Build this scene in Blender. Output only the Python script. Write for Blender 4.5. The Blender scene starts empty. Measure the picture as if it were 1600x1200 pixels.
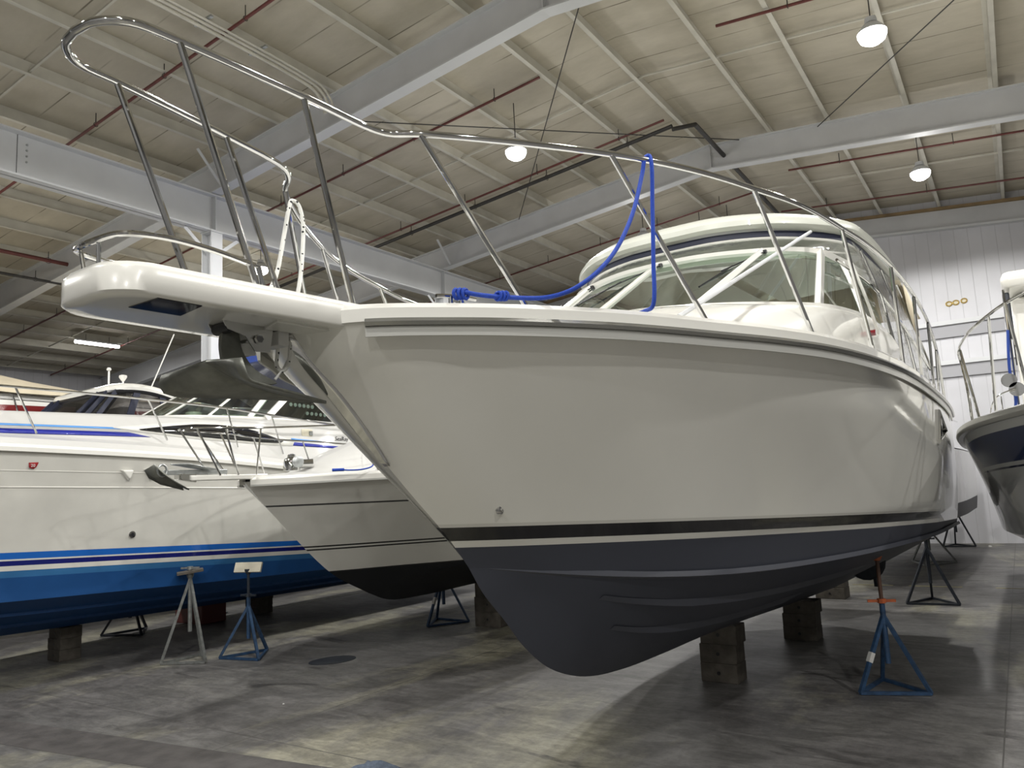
import bpy, bmesh, math, random
from mathutils import Vector, Matrix
random.seed(7)
C = bpy.context.scene.collection
PI = math.pi

# ------------------------------------------------------------------ camera
cam_d = bpy.data.cameras.new('camera'); cam = bpy.data.objects.new('camera', cam_d); C.objects.link(cam)
cam_d.sensor_width = 36; cam_d.lens = 27; cam_d.clip_start = 0.05; cam_d.clip_end = 200
_U = Vector((-450, 9000, -1200)).normalized()
_Y = Vector((795, -128, -1200)); _Y = (_Y - _U * _Y.dot(_U)).normalized()
_X = _Y.cross(_U)
CAMH = 2.15
cam.matrix_world = Matrix((( _X.x, _X.y, _X.z, 0), (_Y.x, _Y.y, _Y.z, 0), (_U.x, _U.y, _U.z, CAMH), (0, 0, 0, 1)))
bpy.context.scene.camera = cam

# ------------------------------------------------------------------ world, exposure
w = bpy.data.worlds.new('world'); bpy.context.scene.world = w; w.use_nodes = True
w.node_tree.nodes['Background'].inputs[0].default_value = (0.5, 0.55, 0.62, 1)
w.node_tree.nodes['Background'].inputs[1].default_value = 0.005
vs = bpy.context.scene.view_settings
vs.view_transform = 'Standard'; vs.look = 'None'; vs.gamma = 1; vs.use_curve_mapping = False
vs.exposure = -0.46
LAMP_DOWN = 1050.0      # W of every high bay lamp, downward part
LAMP_OMNI = 70.0      # W, light through the side of its acrylic lens

# ------------------------------------------------------------------ materials
MATS = {}
def mat(name, col, rough=0.5, metal=0.0, coat=0.0, noise=0.0, nscale=6.0, bump=0.0, bscale=40.0, emit=None, es=0.0, trans=0.0, spec=0.5):
    if name in MATS: return MATS[name]
    m = bpy.data.materials.new(name); m.use_nodes = True
    nt = m.node_tree; b = nt.nodes['Principled BSDF']
    b.inputs['Base Color'].default_value = (*col, 1); b.inputs['Roughness'].default_value = rough
    b.inputs['Metallic'].default_value = metal; b.inputs['Coat Weight'].default_value = coat
    b.inputs['Coat Roughness'].default_value = 0.04; b.inputs['Specular IOR Level'].default_value = spec
    if trans: b.inputs['Transmission Weight'].default_value = trans
    if emit: b.inputs['Emission Color'].default_value = (*emit, 1); b.inputs['Emission Strength'].default_value = es
    tc = nt.nodes.new('ShaderNodeTexCoord')
    if noise:
        n = nt.nodes.new('ShaderNodeTexNoise'); n.inputs['Scale'].default_value = nscale; n.inputs['Detail'].default_value = 6
        nt.links.new(tc.outputs['Object'], n.inputs['Vector'])
        r = nt.nodes.new('ShaderNodeValToRGB'); r.color_ramp.elements[0].position = 0.3; r.color_ramp.elements[1].position = 0.72
        r.color_ramp.elements[0].color = (*[c * (1 - noise) for c in col], 1); r.color_ramp.elements[1].color = (*[min(1, c * (1 + noise * .6)) for c in col], 1)
        nt.links.new(n.outputs['Fac'], r.inputs['Fac']); nt.links.new(r.outputs['Color'], b.inputs['Base Color'])
    if bump:
        n2 = nt.nodes.new('ShaderNodeTexNoise'); n2.inputs['Scale'].default_value = bscale; n2.inputs['Detail'].default_value = 4
        nt.links.new(tc.outputs['Object'], n2.inputs['Vector'])
        bp = nt.nodes.new('ShaderNodeBump'); bp.inputs['Strength'].default_value = bump; bp.inputs['Distance'].default_value = 0.01
        nt.links.new(n2.outputs['Fac'], bp.inputs['Height']); nt.links.new(bp.outputs['Normal'], b.inputs['Normal'])
    MATS[name] = m
    return m

def glass(name, tint, gloss=0.12, rough=0.02, wrinkle=0.0):
    """thin pane: tinted see-through with a glossy reflection that grows at grazing angles"""
    if name in MATS: return MATS[name]
    m = bpy.data.materials.new(name); m.use_nodes = True; nt = m.node_tree
    for n in list(nt.nodes): nt.nodes.remove(n)
    out = nt.nodes.new('ShaderNodeOutputMaterial'); mix = nt.nodes.new('ShaderNodeMixShader')
    tr = nt.nodes.new('ShaderNodeBsdfTransparent'); tr.inputs[0].default_value = (*tint, 1)
    gl = nt.nodes.new('ShaderNodeBsdfGlossy'); gl.inputs[0].default_value = (1, 1, 1, 1); gl.inputs['Roughness'].default_value = rough
    lw = nt.nodes.new('ShaderNodeFresnel'); lw.inputs['IOR'].default_value = 1.5
    mt = nt.nodes.new('ShaderNodeMath'); mt.operation = 'ADD'; mt.inputs[1].default_value = gloss; mt.use_clamp = True
    nt.links.new(lw.outputs[0], mt.inputs[0]); nt.links.new(mt.outputs[0], mix.inputs[0])
    nt.links.new(tr.outputs[0], mix.inputs[1]); nt.links.new(gl.outputs[0], mix.inputs[2]); nt.links.new(mix.outputs[0], out.inputs[0])
    if wrinkle:
        tc = nt.nodes.new('ShaderNodeTexCoord'); n = nt.nodes.new('ShaderNodeTexNoise'); n.inputs['Scale'].default_value = 5; n.inputs['Distortion'].default_value = 1.2
        bp = nt.nodes.new('ShaderNodeBump'); bp.inputs['Strength'].default_value = wrinkle; bp.inputs['Distance'].default_value = 0.03
        nt.links.new(tc.outputs['Object'], n.inputs['Vector']); nt.links.new(n.outputs['Fac'], bp.inputs['Height']); nt.links.new(bp.outputs['Normal'], gl.inputs['Normal'])
    MATS[name] = m
    return m

def banded(name, bands, slope, y0, rough=0.22, curve=0.0, coat=1.0, dirt=0.0):
    """hull paint: colour by height above the boat's own waterline plane (h = z + slope*(y-y0)); bands = [(from_h, colour), ...] rising"""
    m = bpy.data.materials.new(name); m.use_nodes = True; nt = m.node_tree; b = nt.nodes['Principled BSDF']
    tc = nt.nodes.new('ShaderNodeTexCoord'); sp = nt.nodes.new('ShaderNodeSeparateXYZ'); nt.links.new(tc.outputs['Object'], sp.inputs[0])
    ma = nt.nodes.new('ShaderNodeMath'); ma.operation = 'MULTIPLY_ADD'; ma.inputs[1].default_value = slope
    nt.links.new(sp.outputs['Y'], ma.inputs[0]); nt.links.new(sp.outputs['Z'], ma.inputs[2])
    ad = nt.nodes.new('ShaderNodeMath'); ad.operation = 'SUBTRACT'; ad.inputs[1].default_value = slope * y0; nt.links.new(ma.outputs[0], ad.inputs[0])
    sc = nt.nodes.new('ShaderNodeMath'); sc.operation = 'DIVIDE'; sc.inputs[1].default_value = 5.0; nt.links.new(ad.outputs[0], sc.inputs[0])
    r = nt.nodes.new('ShaderNodeValToRGB'); r.color_ramp.interpolation = 'CONSTANT'
    els = r.color_ramp.elements
    while len(els) < len(bands): els.new(0.5)
    for e, (h, c) in zip(els, bands): e.position = max(0, h / 5.0); e.color = (*c, 1)
    nt.links.new(sc.outputs[0], r.inputs[0])
    col = r.outputs[0]
    n = nt.nodes.new('ShaderNodeTexNoise'); n.inputs['Scale'].default_value = 1.7; n.inputs['Detail'].default_value = 7; nt.links.new(tc.outputs['Object'], n.inputs['Vector'])
    if dirt:
        mp = nt.nodes.new('ShaderNodeMapRange'); mp.inputs['To Min'].default_value = 1 - dirt; mp.inputs['To Max'].default_value = 1 + dirt * .5
        mp.inputs['From Min'].default_value = .3; mp.inputs['From Max'].default_value = .7
        mx = nt.nodes.new('ShaderNodeVectorMath'); mx.operation = 'SCALE'; nt.links.new(col, mx.inputs[0]); nt.links.new(n.outputs['Fac'], mp.inputs['Value']); nt.links.new(mp.outputs[0], mx.inputs['Scale'])
        col = mx.outputs[0]
    nt.links.new(col, b.inputs['Base Color'])
    # below the lowest two bands it is matt antifouling paint
    thr = max(h for h, c in bands[1:3] if h < 1.86) if bands[1][0] == 1.37 else bands[1][0]
    gt = nt.nodes.new('ShaderNodeMath'); gt.operation = 'GREATER_THAN'; gt.inputs[1].default_value = thr; nt.links.new(ad.outputs[0], gt.inputs[0])
    rm = nt.nodes.new('ShaderNodeMapRange'); rm.inputs['To Min'].default_value = 0.5; rm.inputs['To Max'].default_value = rough; nt.links.new(gt.outputs[0], rm.inputs['Value']); nt.links.new(rm.outputs[0], b.inputs['Roughness'])
    cm = nt.nodes.new('ShaderNodeMath'); cm.operation = 'MULTIPLY'; cm.inputs[1].default_value = coat * .7; b.inputs['Specular IOR Level'].default_value = .25; nt.links.new(gt.outputs[0], cm.inputs[0]); nt.links.new(cm.outputs[0], b.inputs['Coat Weight'])
    b.inputs['Coat Roughness'].default_value = 0.03
    return m

GEL = (0.76, 0.75, 0.70)
m_gel = mat('white_gelcoat', GEL, 0.25, coat=1.0)
m_gelm = mat('white_gelcoat_matt', (0.60, 0.595, 0.57), 0.4, coat=0.3)
m_under = mat('white_gelcoat_underside', (0.66, 0.655, 0.60), 0.3, coat=0.7)
m_chrome = mat('polished_stainless', (0.62, 0.62, 0.61), 0.06, metal=1.0)
m_alu = mat('brushed_aluminium', (0.62, 0.62, 0.60), 0.28, metal=1.0)
m_galv = mat('galvanised_steel', (0.20, 0.205, 0.18), 0.42, metal=0.55, noise=0.25, nscale=14, bump=0.15)
m_galvl = mat('galvanised_steel_light', (0.45, 0.47, 0.47), 0.38, metal=0.8, noise=0.2, nscale=20)
m_rub = mat('grey_rub_rail', (0.33, 0.33, 0.31), 0.22, metal=0.75)
m_rubv = mat('grey_vinyl_rub_rail', (0.50, 0.50, 0.47), 0.4, coat=0.3)
m_black = mat('black_plastic', (0.012, 0.012, 0.014), 0.35)
m_dark = mat('dark_opening', (0.008, 0.009, 0.012), 0.08, coat=1.0)
m_navy = mat('navy_trim', (0.012, 0.016, 0.04), 0.5)
m_bluec = mat('blue_canvas', (0.015, 0.05, 0.27), 0.75, bump=0.3, bscale=150)
m_rope = mat('blue_braided_rope', (0.008, 0.055, 0.42), 0.7, noise=0.2, nscale=150, bump=0.6, bscale=260)
m_beige = mat('beige_canvas', (0.52, 0.46, 0.34), 0.85, noise=0.12, nscale=2, bump=0.3, bscale=60)
m_maroon = mat('maroon_paint', (0.16, 0.02, 0.02), 0.35, coat=0.5)
m_steel = mat('white_painted_steel', (0.60, 0.61, 0.62), 0.55, noise=0.05, nscale=1.5)
m_frame = mat('grey_white_frame_paint', (0.56, 0.565, 0.575), 0.6, noise=0.08, nscale=1.2)
m_purl = mat('cream_painted_purlin', (0.54, 0.52, 0.45), 0.6, noise=0.12, nscale=2.5)
m_pipe = mat('red_sprinkler_pipe', (0.13, 0.035, 0.03), 0.5, noise=0.2, nscale=8)
m_dpipe = mat('dark_iron_pipe', (0.035, 0.033, 0.03), 0.55, noise=0.2, nscale=8)
m_wood = mat('shade_toned_old_wood', (0.10, 0.088, 0.072), 0.85, noise=0.35, nscale=9, bump=0.5, bscale=35)  # old wood, its colour darkened for the shade under the hulls
m_plyw = mat('pale_plywood', (0.62, 0.58, 0.46), 0.7, noise=0.15, nscale=6)
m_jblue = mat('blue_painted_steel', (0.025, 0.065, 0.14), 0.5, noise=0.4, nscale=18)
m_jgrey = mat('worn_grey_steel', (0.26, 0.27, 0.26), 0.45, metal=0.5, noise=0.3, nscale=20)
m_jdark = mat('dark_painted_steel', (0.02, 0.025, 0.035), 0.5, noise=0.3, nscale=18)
m_orange = mat('orange_painted_steel', (0.42, 0.10, 0.03), 0.5, noise=0.3, nscale=14)
m_glass = glass('green_tinted_glass', (0.60, 0.70, 0.62), 0.10)
m_vinyl = glass('clear_vinyl', (0.80, 0.81, 0.78), 0.12, 0.08, 0.5)
m_smoke = glass('smoked_vinyl', (0.22, 0.21, 0.21), 0.03, 0.2, 0.2)
m_tint = mat('black_tinted_window', (0.006, 0.006, 0.007), 0.05, coat=1.0)

# ------------------------------------------------------------------ mesh helpers
class MB:
    def __init__(s): s.v = []; s.f = []
    def add(s, vs_, fs_):
        o = len(s.v); s.v += [tuple(p) for p in vs_]; s.f += [tuple(i + o for i in f) for f in fs_]; return s
    def box(s, c, d, rz=0.0, rx=0.0, ry=0.0):
        M = Matrix.Rotation(rz, 3, 'Z') @ Matrix.Rotation(ry, 3, 'Y') @ Matrix.Rotation(rx, 3, 'X'); c = Vector(c)
        vs_ = [c + M @ Vector((x * d[0] / 2, y * d[1] / 2, z * d[2] / 2)) for z in (-1, 1) for y in (-1, 1) for x in (-1, 1)]
        return s.add(vs_, [(0, 2, 3, 1), (4, 5, 7, 6), (0, 1, 5, 4), (2, 6, 7, 3), (0, 4, 6, 2), (1, 3, 7, 5)])
    def beam(s, a, b, w_, h_, up=(0, 0, 1)):
        a = Vector(a); b = Vector(b); t = (b - a).normalized(); sd = t.cross(Vector(up))
        if sd.length < 1e-4: sd = t.cross(Vector((1, 0, 0)))
        sd.normalize(); u = sd.cross(t)
        vs_ = [p + sd * x * w_ / 2 + u * z * h_ / 2 for p in (a, b) for (x, z) in ((-1, -1), (1, -1), (1, 1), (-1, 1))]
        return s.add(vs_, [(0, 3, 2, 1), (4, 5, 6, 7), (0, 1, 5, 4), (1, 2, 6, 5), (2, 3, 7, 6), (3, 0, 4, 7)])
    def tube(s, pts, r, n=10, closed=False, cap=True, flat=None):
        pts = [Vector(p) for p in pts]; k = len(pts); rings = []
        rr = r if isinstance(r, (list, tuple)) else [r] * k
        T = []
        for i in range(k):
            a = pts[(i - 1) % k] if (closed or i > 0) else pts[i]; b = pts[(i + 1) % k] if (closed or i < k - 1) else pts[i]
            t = (b - a); T.append(t.normalized() if t.length > 1e-9 else Vector((0, 0, 1)))
        N = T[0].cross(Vector((0, 0, 1)));
        if N.length < 1e-3: N = T[0].cross(Vector((1, 0, 0)))
        N.normalize()
        vs_ = []
        for i in range(k):
            N = N - T[i] * N.dot(T[i]); N.normalize(); B = T[i].cross(N)
            for j in range(n):
                a = 2 * PI * j / n
                vs_.append(pts[i] + (N * math.cos(a) + B * math.sin(a)) * rr[i])
        fs_ = []
        for i in range(k if closed else k - 1):
            for j in range(n):
                a = i * n + j; b = i * n + (j + 1) % n; c2 = ((i + 1) % k) * n
                fs_.append((a, b, c2 + (j + 1) % n, c2 + j))
        if cap and not closed:
            fs_.append(tuple(range(n - 1, -1, -1))); fs_.append(tuple((k - 1) * n + j for j in range(n)))
        return s.add(vs_, fs_)
    def grid(s, rows, close=False):
        m_ = len(rows[0]); vs_ = [p for r in rows for p in r]; fs_ = []
        for i in range(len(rows) - 1):
            for j in range(m_ - (0 if close else 1)):
                a = i * m_ + j; b = i * m_ + (j + 1) % m_
                fs_.append((a, b, b + m_, a + m_))
        return s.add(vs_, fs_)
    def prism(s, poly, axis, a, b):
        """poly: 2D outline; axis 0: (y,z) extruded in x ...; a,b extents"""
        def P(u, v, t): return {0: (t, u, v), 1: (u, t, v), 2: (u, v, t)}[axis]
        n = len(poly); vs_ = [P(u, v, a) for u, v in poly] + [P(u, v, b) for u, v in poly]
        return s.add(vs_, [tuple(range(n - 1, -1, -1)), tuple(range(n, 2 * n))] + [(i, (i + 1) % n, n + (i + 1) % n, n + i) for i in range(n)])
    def lathe(s, prof, c=(0, 0, 0), n=20, M=None):
        vs_ = []; c = Vector(c)
        for r, z in prof:
            for j in range(n):
                p = Vector((r * math.cos(2 * PI * j / n), r * math.sin(2 * PI * j / n), z)); p = (M @ p) if M else p; vs_.append(c + p)
        fs_ = [(i * n + j, i * n + (j + 1) % n, (i + 1) * n + (j + 1) % n, (i + 1) * n + j) for i in range(len(prof) - 1) for j in range(n)]
        fs_ += [tuple(range(n - 1, -1, -1)), tuple((len(prof) - 1) * n + j for j in range(n))]
        return s.add(vs_, fs_)
    def build(s, name, m, parent=None, off=None, smooth=True, bevel=0.0, angle=35, loc=None, solid=0.0):
        me = bpy.data.meshes.new(name)
        o_ = Vector(off) if off is not None else Vector((0, 0, 0))
        if off is None and parent is not None and 'off' in OFF.get(parent.name, {}): o_ = Vector(OFF[parent.name]['off'])
        if off is None and parent is None and loc is not None: o_ = Vector(loc)
        me.from_pydata([tuple(Vector(p) - o_) for p in s.v], [], s.f); me.update()
        bm = bmesh.new(); bm.from_mesh(me); bmesh.ops.remove_doubles(bm, verts=bm.verts, dist=1e-5); bmesh.ops.recalc_face_normals(bm, faces=bm.faces); bm.to_mesh(me); bm.free()
        me.materials.append(m)
        if smooth:
            for p in me.polygons: p.use_smooth = True
            me.set_sharp_from_angle(angle=math.radians(angle))
        ob = bpy.data.objects.new(name, me); C.objects.link(ob)
        if parent is not None:
            ob.parent = parent; OFF[ob.name] = dict(off=tuple(o_))
        elif loc is not None: ob.location = loc
        if solid: md = ob.modifiers.new('Solidify', 'SOLIDIFY'); md.thickness = solid; md.offset = -1
        if bevel: md = ob.modifiers.new('Bevel', 'BEVEL'); md.width = bevel; md.segments = 2; md.limit_method = 'ANGLE'
        return ob
OFF = {}
def tag(o, label, cat, group=None):
    o['label'] = label; o['category'] = cat
    if group: o['group'] = group
    return o
def thing(name, loc, rz, label, cat, group=None, off=(0, 0, 0)):
    o = bpy.data.objects.new(name, None); C.objects.link(o); o.location = loc; o.rotation_euler = (0, 0, rz); o.empty_display_size = 0.2
    OFF[o.name] = dict(off=off)
    return tag(o, label, cat, group)
def structure(o): o['kind'] = 'structure'; return o
def copy_tree(o, parent=None):
    c = o.copy(); C.objects.link(c)
    if parent is not None: c.parent = parent
    OFF[c.name] = OFF.get(o.name, {})
    for ch in o.children: copy_tree(ch, c)
    return c
def relabel(o, label, group=None):
    o['label'] = label
    if group: o['group'] = group
    return o

def cr(P, n=10, closed=False):
    """Catmull-Rom through points"""
    P = [Vector(p) for p in P]; k = len(P); out = []
    rng = k if closed else k - 1
    for i in range(rng):
        if closed: a, b, c, d = P[(i - 1) % k], P[i], P[(i + 1) % k], P[(i + 2) % k]
        else:
            b, c = P[i], P[i + 1]; a = P[i - 1] if i > 0 else b * 2 - c; d = P[i + 2] if i + 2 < k else c * 2 - b
        # centripetal-ish: plain uniform with chord scaling
        l0 = max((b - a).length, 1e-6) ** .5; l1 = max((c - b).length, 1e-6) ** .5; l2 = max((d - c).length, 1e-6) ** .5
        m1 = ((b - a) / l0 - (c - a) / (l0 + l1) + (c - b) / l1) * l1
        m2 = ((c - b) / l1 - (d - b) / (l1 + l2) + (d - c) / l2) * l1
        for j in range(n):
            t = j / n
            out.append(b * (2 * t ** 3 - 3 * t ** 2 + 1) + m1 * (t ** 3 - 2 * t ** 2 + t) + c * (-2 * t ** 3 + 3 * t ** 2) + m2 * (t ** 3 - t ** 2))
    if not closed: out.append(P[-1])
    return out
class Curve3:
    """point at fraction u of the chord length"""
    def __init__(s, pts, n=12):
        s.p = cr(pts, n); s.l = [0]
        for a, b in zip(s.p, s.p[1:]): s.l.append(s.l[-1] + (b - a).length)
    def __call__(s, u):
        L = u * s.l[-1]
        lo, hi = 0, len(s.l) - 1
        while hi - lo > 1:
            mid = (lo + hi) // 2
            if s.l[mid] <= L: lo = mid
            else: hi = mid
        t = (L - s.l[lo]) / max(1e-9, s.l[hi] - s.l[lo]); return s.p[lo].lerp(s.p[hi], min(1, max(0, t)))
    def at_y(s, y):
        best = min(range(len(s.p)), key=lambda i: abs(s.p[i].y - y))
        for i in range(len(s.p) - 1):
            a, b = s.p[i], s.p[i + 1]
            if (a.y - y) * (b.y - y) <= 0 and abs(a.y - b.y) > 1e-9: return a.lerp(b, (y - a.y) / (b.y - a.y))
        return s.p[best].copy()
def mirx(pts): return [Vector((-p.x, p.y, p.z)) for p in pts]

# ------------------------------------------------------------------ setting
def ridge_top(x): return 9.80 - 0.094 * abs(x + 5.2)
XL, XR, YB, YF = -31.2, 16.0, 24.6, -12.0
# floor
def floor_material():
    m = bpy.data.materials.new('stained_concrete'); m.use_nodes = True; nt = m.node_tree; b = nt.nodes['Principled BSDF']
    tc = nt.nodes.new('ShaderNodeTexCoord')
    def noise(scale, detail=8, rough=.6, dist=0, sx=1, sy=1):
        mp = nt.nodes.new('ShaderNodeMapping'); mp.inputs['Scale'].default_value = (sx, sy, 1); nt.links.new(tc.outputs['Object'], mp.inputs[0])
        n = nt.nodes.new('ShaderNodeTexNoise'); n.inputs['Scale'].default_value = scale; n.inputs['Detail'].default_value = detail; n.inputs['Roughness'].default_value = rough; n.inputs['Distortion'].default_value = dist
        nt.links.new(mp.outputs[0], n.inputs['Vector']); return n.outputs['Fac']
    def ramp(fac, stops):
        r = nt.nodes.new('ShaderNodeValToRGB'); e = r.color_ramp.elements
        while len(e) < len(stops): e.new(.5)
        for el, (p, c) in zip(e, stops): el.position = p; el.color = (*c, 1) if isinstance(c, tuple) else (c, c, c, 1)
        nt.links.new(fac, r.inputs[0]); return r.outputs[0]
    def mix(f, a, c, t='MIX'):
        n = nt.nodes.new('ShaderNodeMix'); n.data_type = 'RGBA'; n.blend_type = t
        if isinstance(f, float): n.inputs[0].default_value = f
        else: nt.links.new(f, n.inputs[0])
        for s_, v in ((n.inputs[6], a), (n.inputs[7], c)):
            if isinstance(v, tuple): s_.default_value = (*v, 1)
            else: nt.links.new(v, s_)
        return n.outputs[2]
    base = ramp(noise(.55, 9, .62, .6), [(.30, (.085, .08, .078)), (.48, (.165, .16, .155)), (.62, (.20, .195, .185)), (.75, (.26, .255, .235))])
    pale = ramp(noise(.33, 7, .66, .3, 1, .45), [(.52, 0.0), (.60, 1.0)])          # worn pale patches
    c = mix(pale, base, (.33, .315, .245))
    scuff = ramp(noise(2.6, 9, .7, 1.2, .5, 1.5), [(.42, .74), (.62, 1.2)]); c = mix(1.0, c, scuff, 'MULTIPLY')
    fine = ramp(noise(14, 6, .7), [(.3, .72), (.7, 1.12)]); c = mix(1.0, c, fine, 'MULTIPLY')
    oil = ramp(noise(1.3, 5, .6, .8, .6, 1.6), [(.62, 0.0), (.70, .85)]); c = mix(oil, c, (.05, .047, .045))
    specks = ramp(noise(38, 2, .5), [(.70, 0.0), (.74, .6)]); c = mix(specks, c, (.05, .05, .05))
    # saw-cut slab joints every 6 m
    sp = nt.nodes.new('ShaderNodeSeparateXYZ'); nt.links.new(tc.outputs['Object'], sp.inputs[0])
    def joint(out, off_, per, wdt):
        a = nt.nodes.new('ShaderNodeMath'); a.operation = 'ADD'; a.inputs[1].default_value = off_; nt.links.new(out, a.inputs[0])
        p = nt.nodes.new('ShaderNodeMath'); p.operation = 'PINGPONG'; p.inputs[1].default_value = per / 2; nt.links.new(a.outputs[0], p.inputs[0])
        l = nt.nodes.new('ShaderNodeMath'); l.operation = 'LESS_THAN'; l.inputs[1].default_value = wdt; nt.links.new(p.outputs[0], l.inputs[0]); return l.outputs[0]
    for o_, f_, q in ((sp.outputs['X'], .35, 5.8), (sp.outputs['Y'], 1.3, 6.1)):
        c = mix(joint(o_, f_, q, .006), c, (.085, .082, .076))
    nt.links.new(c, b.inputs['Base Color'])
    rr = nt.nodes.new('ShaderNodeMapRange'); rr.inputs['To Min'].default_value = .32; rr.inputs['To Max'].default_value = .62; nt.links.new(noise(.9, 6), rr.inputs['Value']); nt.links.new(rr.outputs[0], b.inputs['Roughness'])
    bp = nt.nodes.new('ShaderNodeBump'); bp.inputs['Strength'].default_value = .25; bp.inputs['Distance'].default_value = .01; nt.links.new(noise(22, 6), bp.inputs['Height']); nt.links.new(bp.outputs[0], b.inputs['Normal'])
    return m
structure(MB().box(((XL + XR) / 2, (YB + YF) / 2, -.1), (XR - XL + .6, YB - YF + .6, .2)).build('floor', floor_material(), smooth=False))
# faded yellow floor line strips
m_yel = mat('faded_yellow_line', (.42, .38, .20), .6, noise=.4, nscale=9)
mb = MB()
for a, b_ in ((-2.9, -2.2), (-1.95, -1.1), (-.6, .5)): mb.box(((a + b_) / 2, 15.9, .0015), (b_ - a, .055, .003))
structure(mb.build('trim_1', m_yel, smooth=False))
mb = MB().box((-12.7, 8.5, .0015), (.11, 14, .003), rz=-.06); structure(mb.build('trim_2', mat('pale_floor_line', (.36, .35, .31), .6, noise=.4, nscale=7), smooth=False))

structure(MB().add([(-14, 3.46, .002), (-3.6, 4.70, .002), (-3.5, 4.25, .002), (-14, 2.85, .002), (-14, 3.46, .0), (-3.6, 4.70, .0), (-3.5, 4.25, .0), (-14, 2.85, .0)], [(0, 3, 2, 1), (4, 5, 6, 7), (0, 1, 5, 4), (1, 2, 6, 5), (2, 3, 7, 6), (3, 0, 4, 7)]).build('trim_15', mat('dark_patched_concrete', (.10, .093, .09), .6, noise=.35, nscale=5, bump=.3, bscale=30), smooth=False))
# roof deck with panel seams
def deck_material():
    m = bpy.data.materials.new('cream_roof_deck'); m.use_nodes = True; nt = m.node_tree; b = nt.nodes['Principled BSDF']
    tc = nt.nodes.new('ShaderNodeTexCoord'); n = nt.nodes.new('ShaderNodeTexNoise'); n.inputs['Scale'].default_value = .7; n.inputs['Detail'].default_value = 9; n.inputs['Roughness'].default_value = .65
    mp = nt.nodes.new('ShaderNodeMapping'); mp.inputs['Scale'].default_value = (1, 2.2, 1); nt.links.new(tc.outputs['Object'], mp.inputs[0]); nt.links.new(mp.outputs[0], n.inputs[0])
    r = nt.nodes.new('ShaderNodeValToRGB'); r.color_ramp.elements[0].position = .3; r.color_ramp.elements[0].color = (.41, .375, .295, 1); r.color_ramp.elements[1].position = .65; r.color_ramp.elements[1].color = (.52, .48, .39, 1); nt.links.new(n.outputs[0], r.inputs[0])
    sp = nt.nodes.new('ShaderNodeSeparateXYZ'); nt.links.new(tc.outputs['Object'], sp.inputs[0])
    pp = nt.nodes.new('ShaderNodeMath'); pp.operation = 'PINGPONG'; pp.inputs[1].default_value = .46; nt.links.new(sp.outputs['Y'], pp.inputs[0])
    lt = nt.nodes.new('ShaderNodeMath'); lt.operation = 'LESS_THAN'; lt.inputs[1].default_value = .012; nt.links.new(pp.outputs[0], lt.inputs[0])
    n2 = nt.nodes.new('ShaderNodeTexNoise'); n2.inputs['Scale'].default_value = 1.1; nt.links.new(tc.outputs['Object'], n2.inputs[0])
    ml = nt.nodes.new('ShaderNodeMapRange'); ml.inputs['From Min'].default_value = .35; ml.inputs['From Max'].default_value = .6; nt.links.new(n2.outputs[0], ml.inputs[0])
    mm = nt.nodes.new('ShaderNodeMath'); mm.operation = 'MULTIPLY'; nt.links.new(lt.outputs[0], mm.inputs[0]); nt.links.new(ml.outputs[0], mm.inputs[1])
    mx = nt.nodes.new('ShaderNodeMix'); mx.data_type = 'RGBA'; nt.links.new(mm.outputs[0], mx.inputs[0]); nt.links.new(r.outputs[0], mx.inputs[6]); mx.inputs[7].default_value = (.17, .15, .11, 1)
    nt.links.new(mx.outputs[2], b.inputs['Base Color']); b.inputs['Roughness'].default_value = .75
    return m
zt = lambda x: ridge_top(x) + .24
mb = MB()
for xa, xb in ((XL - .3, -5.2), (-5.2, XR + .3)):
    mb.add([(xa, YF - .3, zt(xa)), (xb, YF - .3, zt(xb)), (xb, YB + .3, zt(xb)), (xa, YB + .3, zt(xa)), (xa, YF - .3, zt(xa) + .15), (xb, YF - .3, zt(xb) + .15), (xb, YB + .3, zt(xb) + .15), (xa, YB + .3, zt(xa) + .15)],
           [(0, 3, 2, 1), (4, 5, 6, 7), (0, 1, 5, 4), (2, 3, 7, 6)])
structure(mb.build('ceiling', deck_material(), smooth=False))
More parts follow.
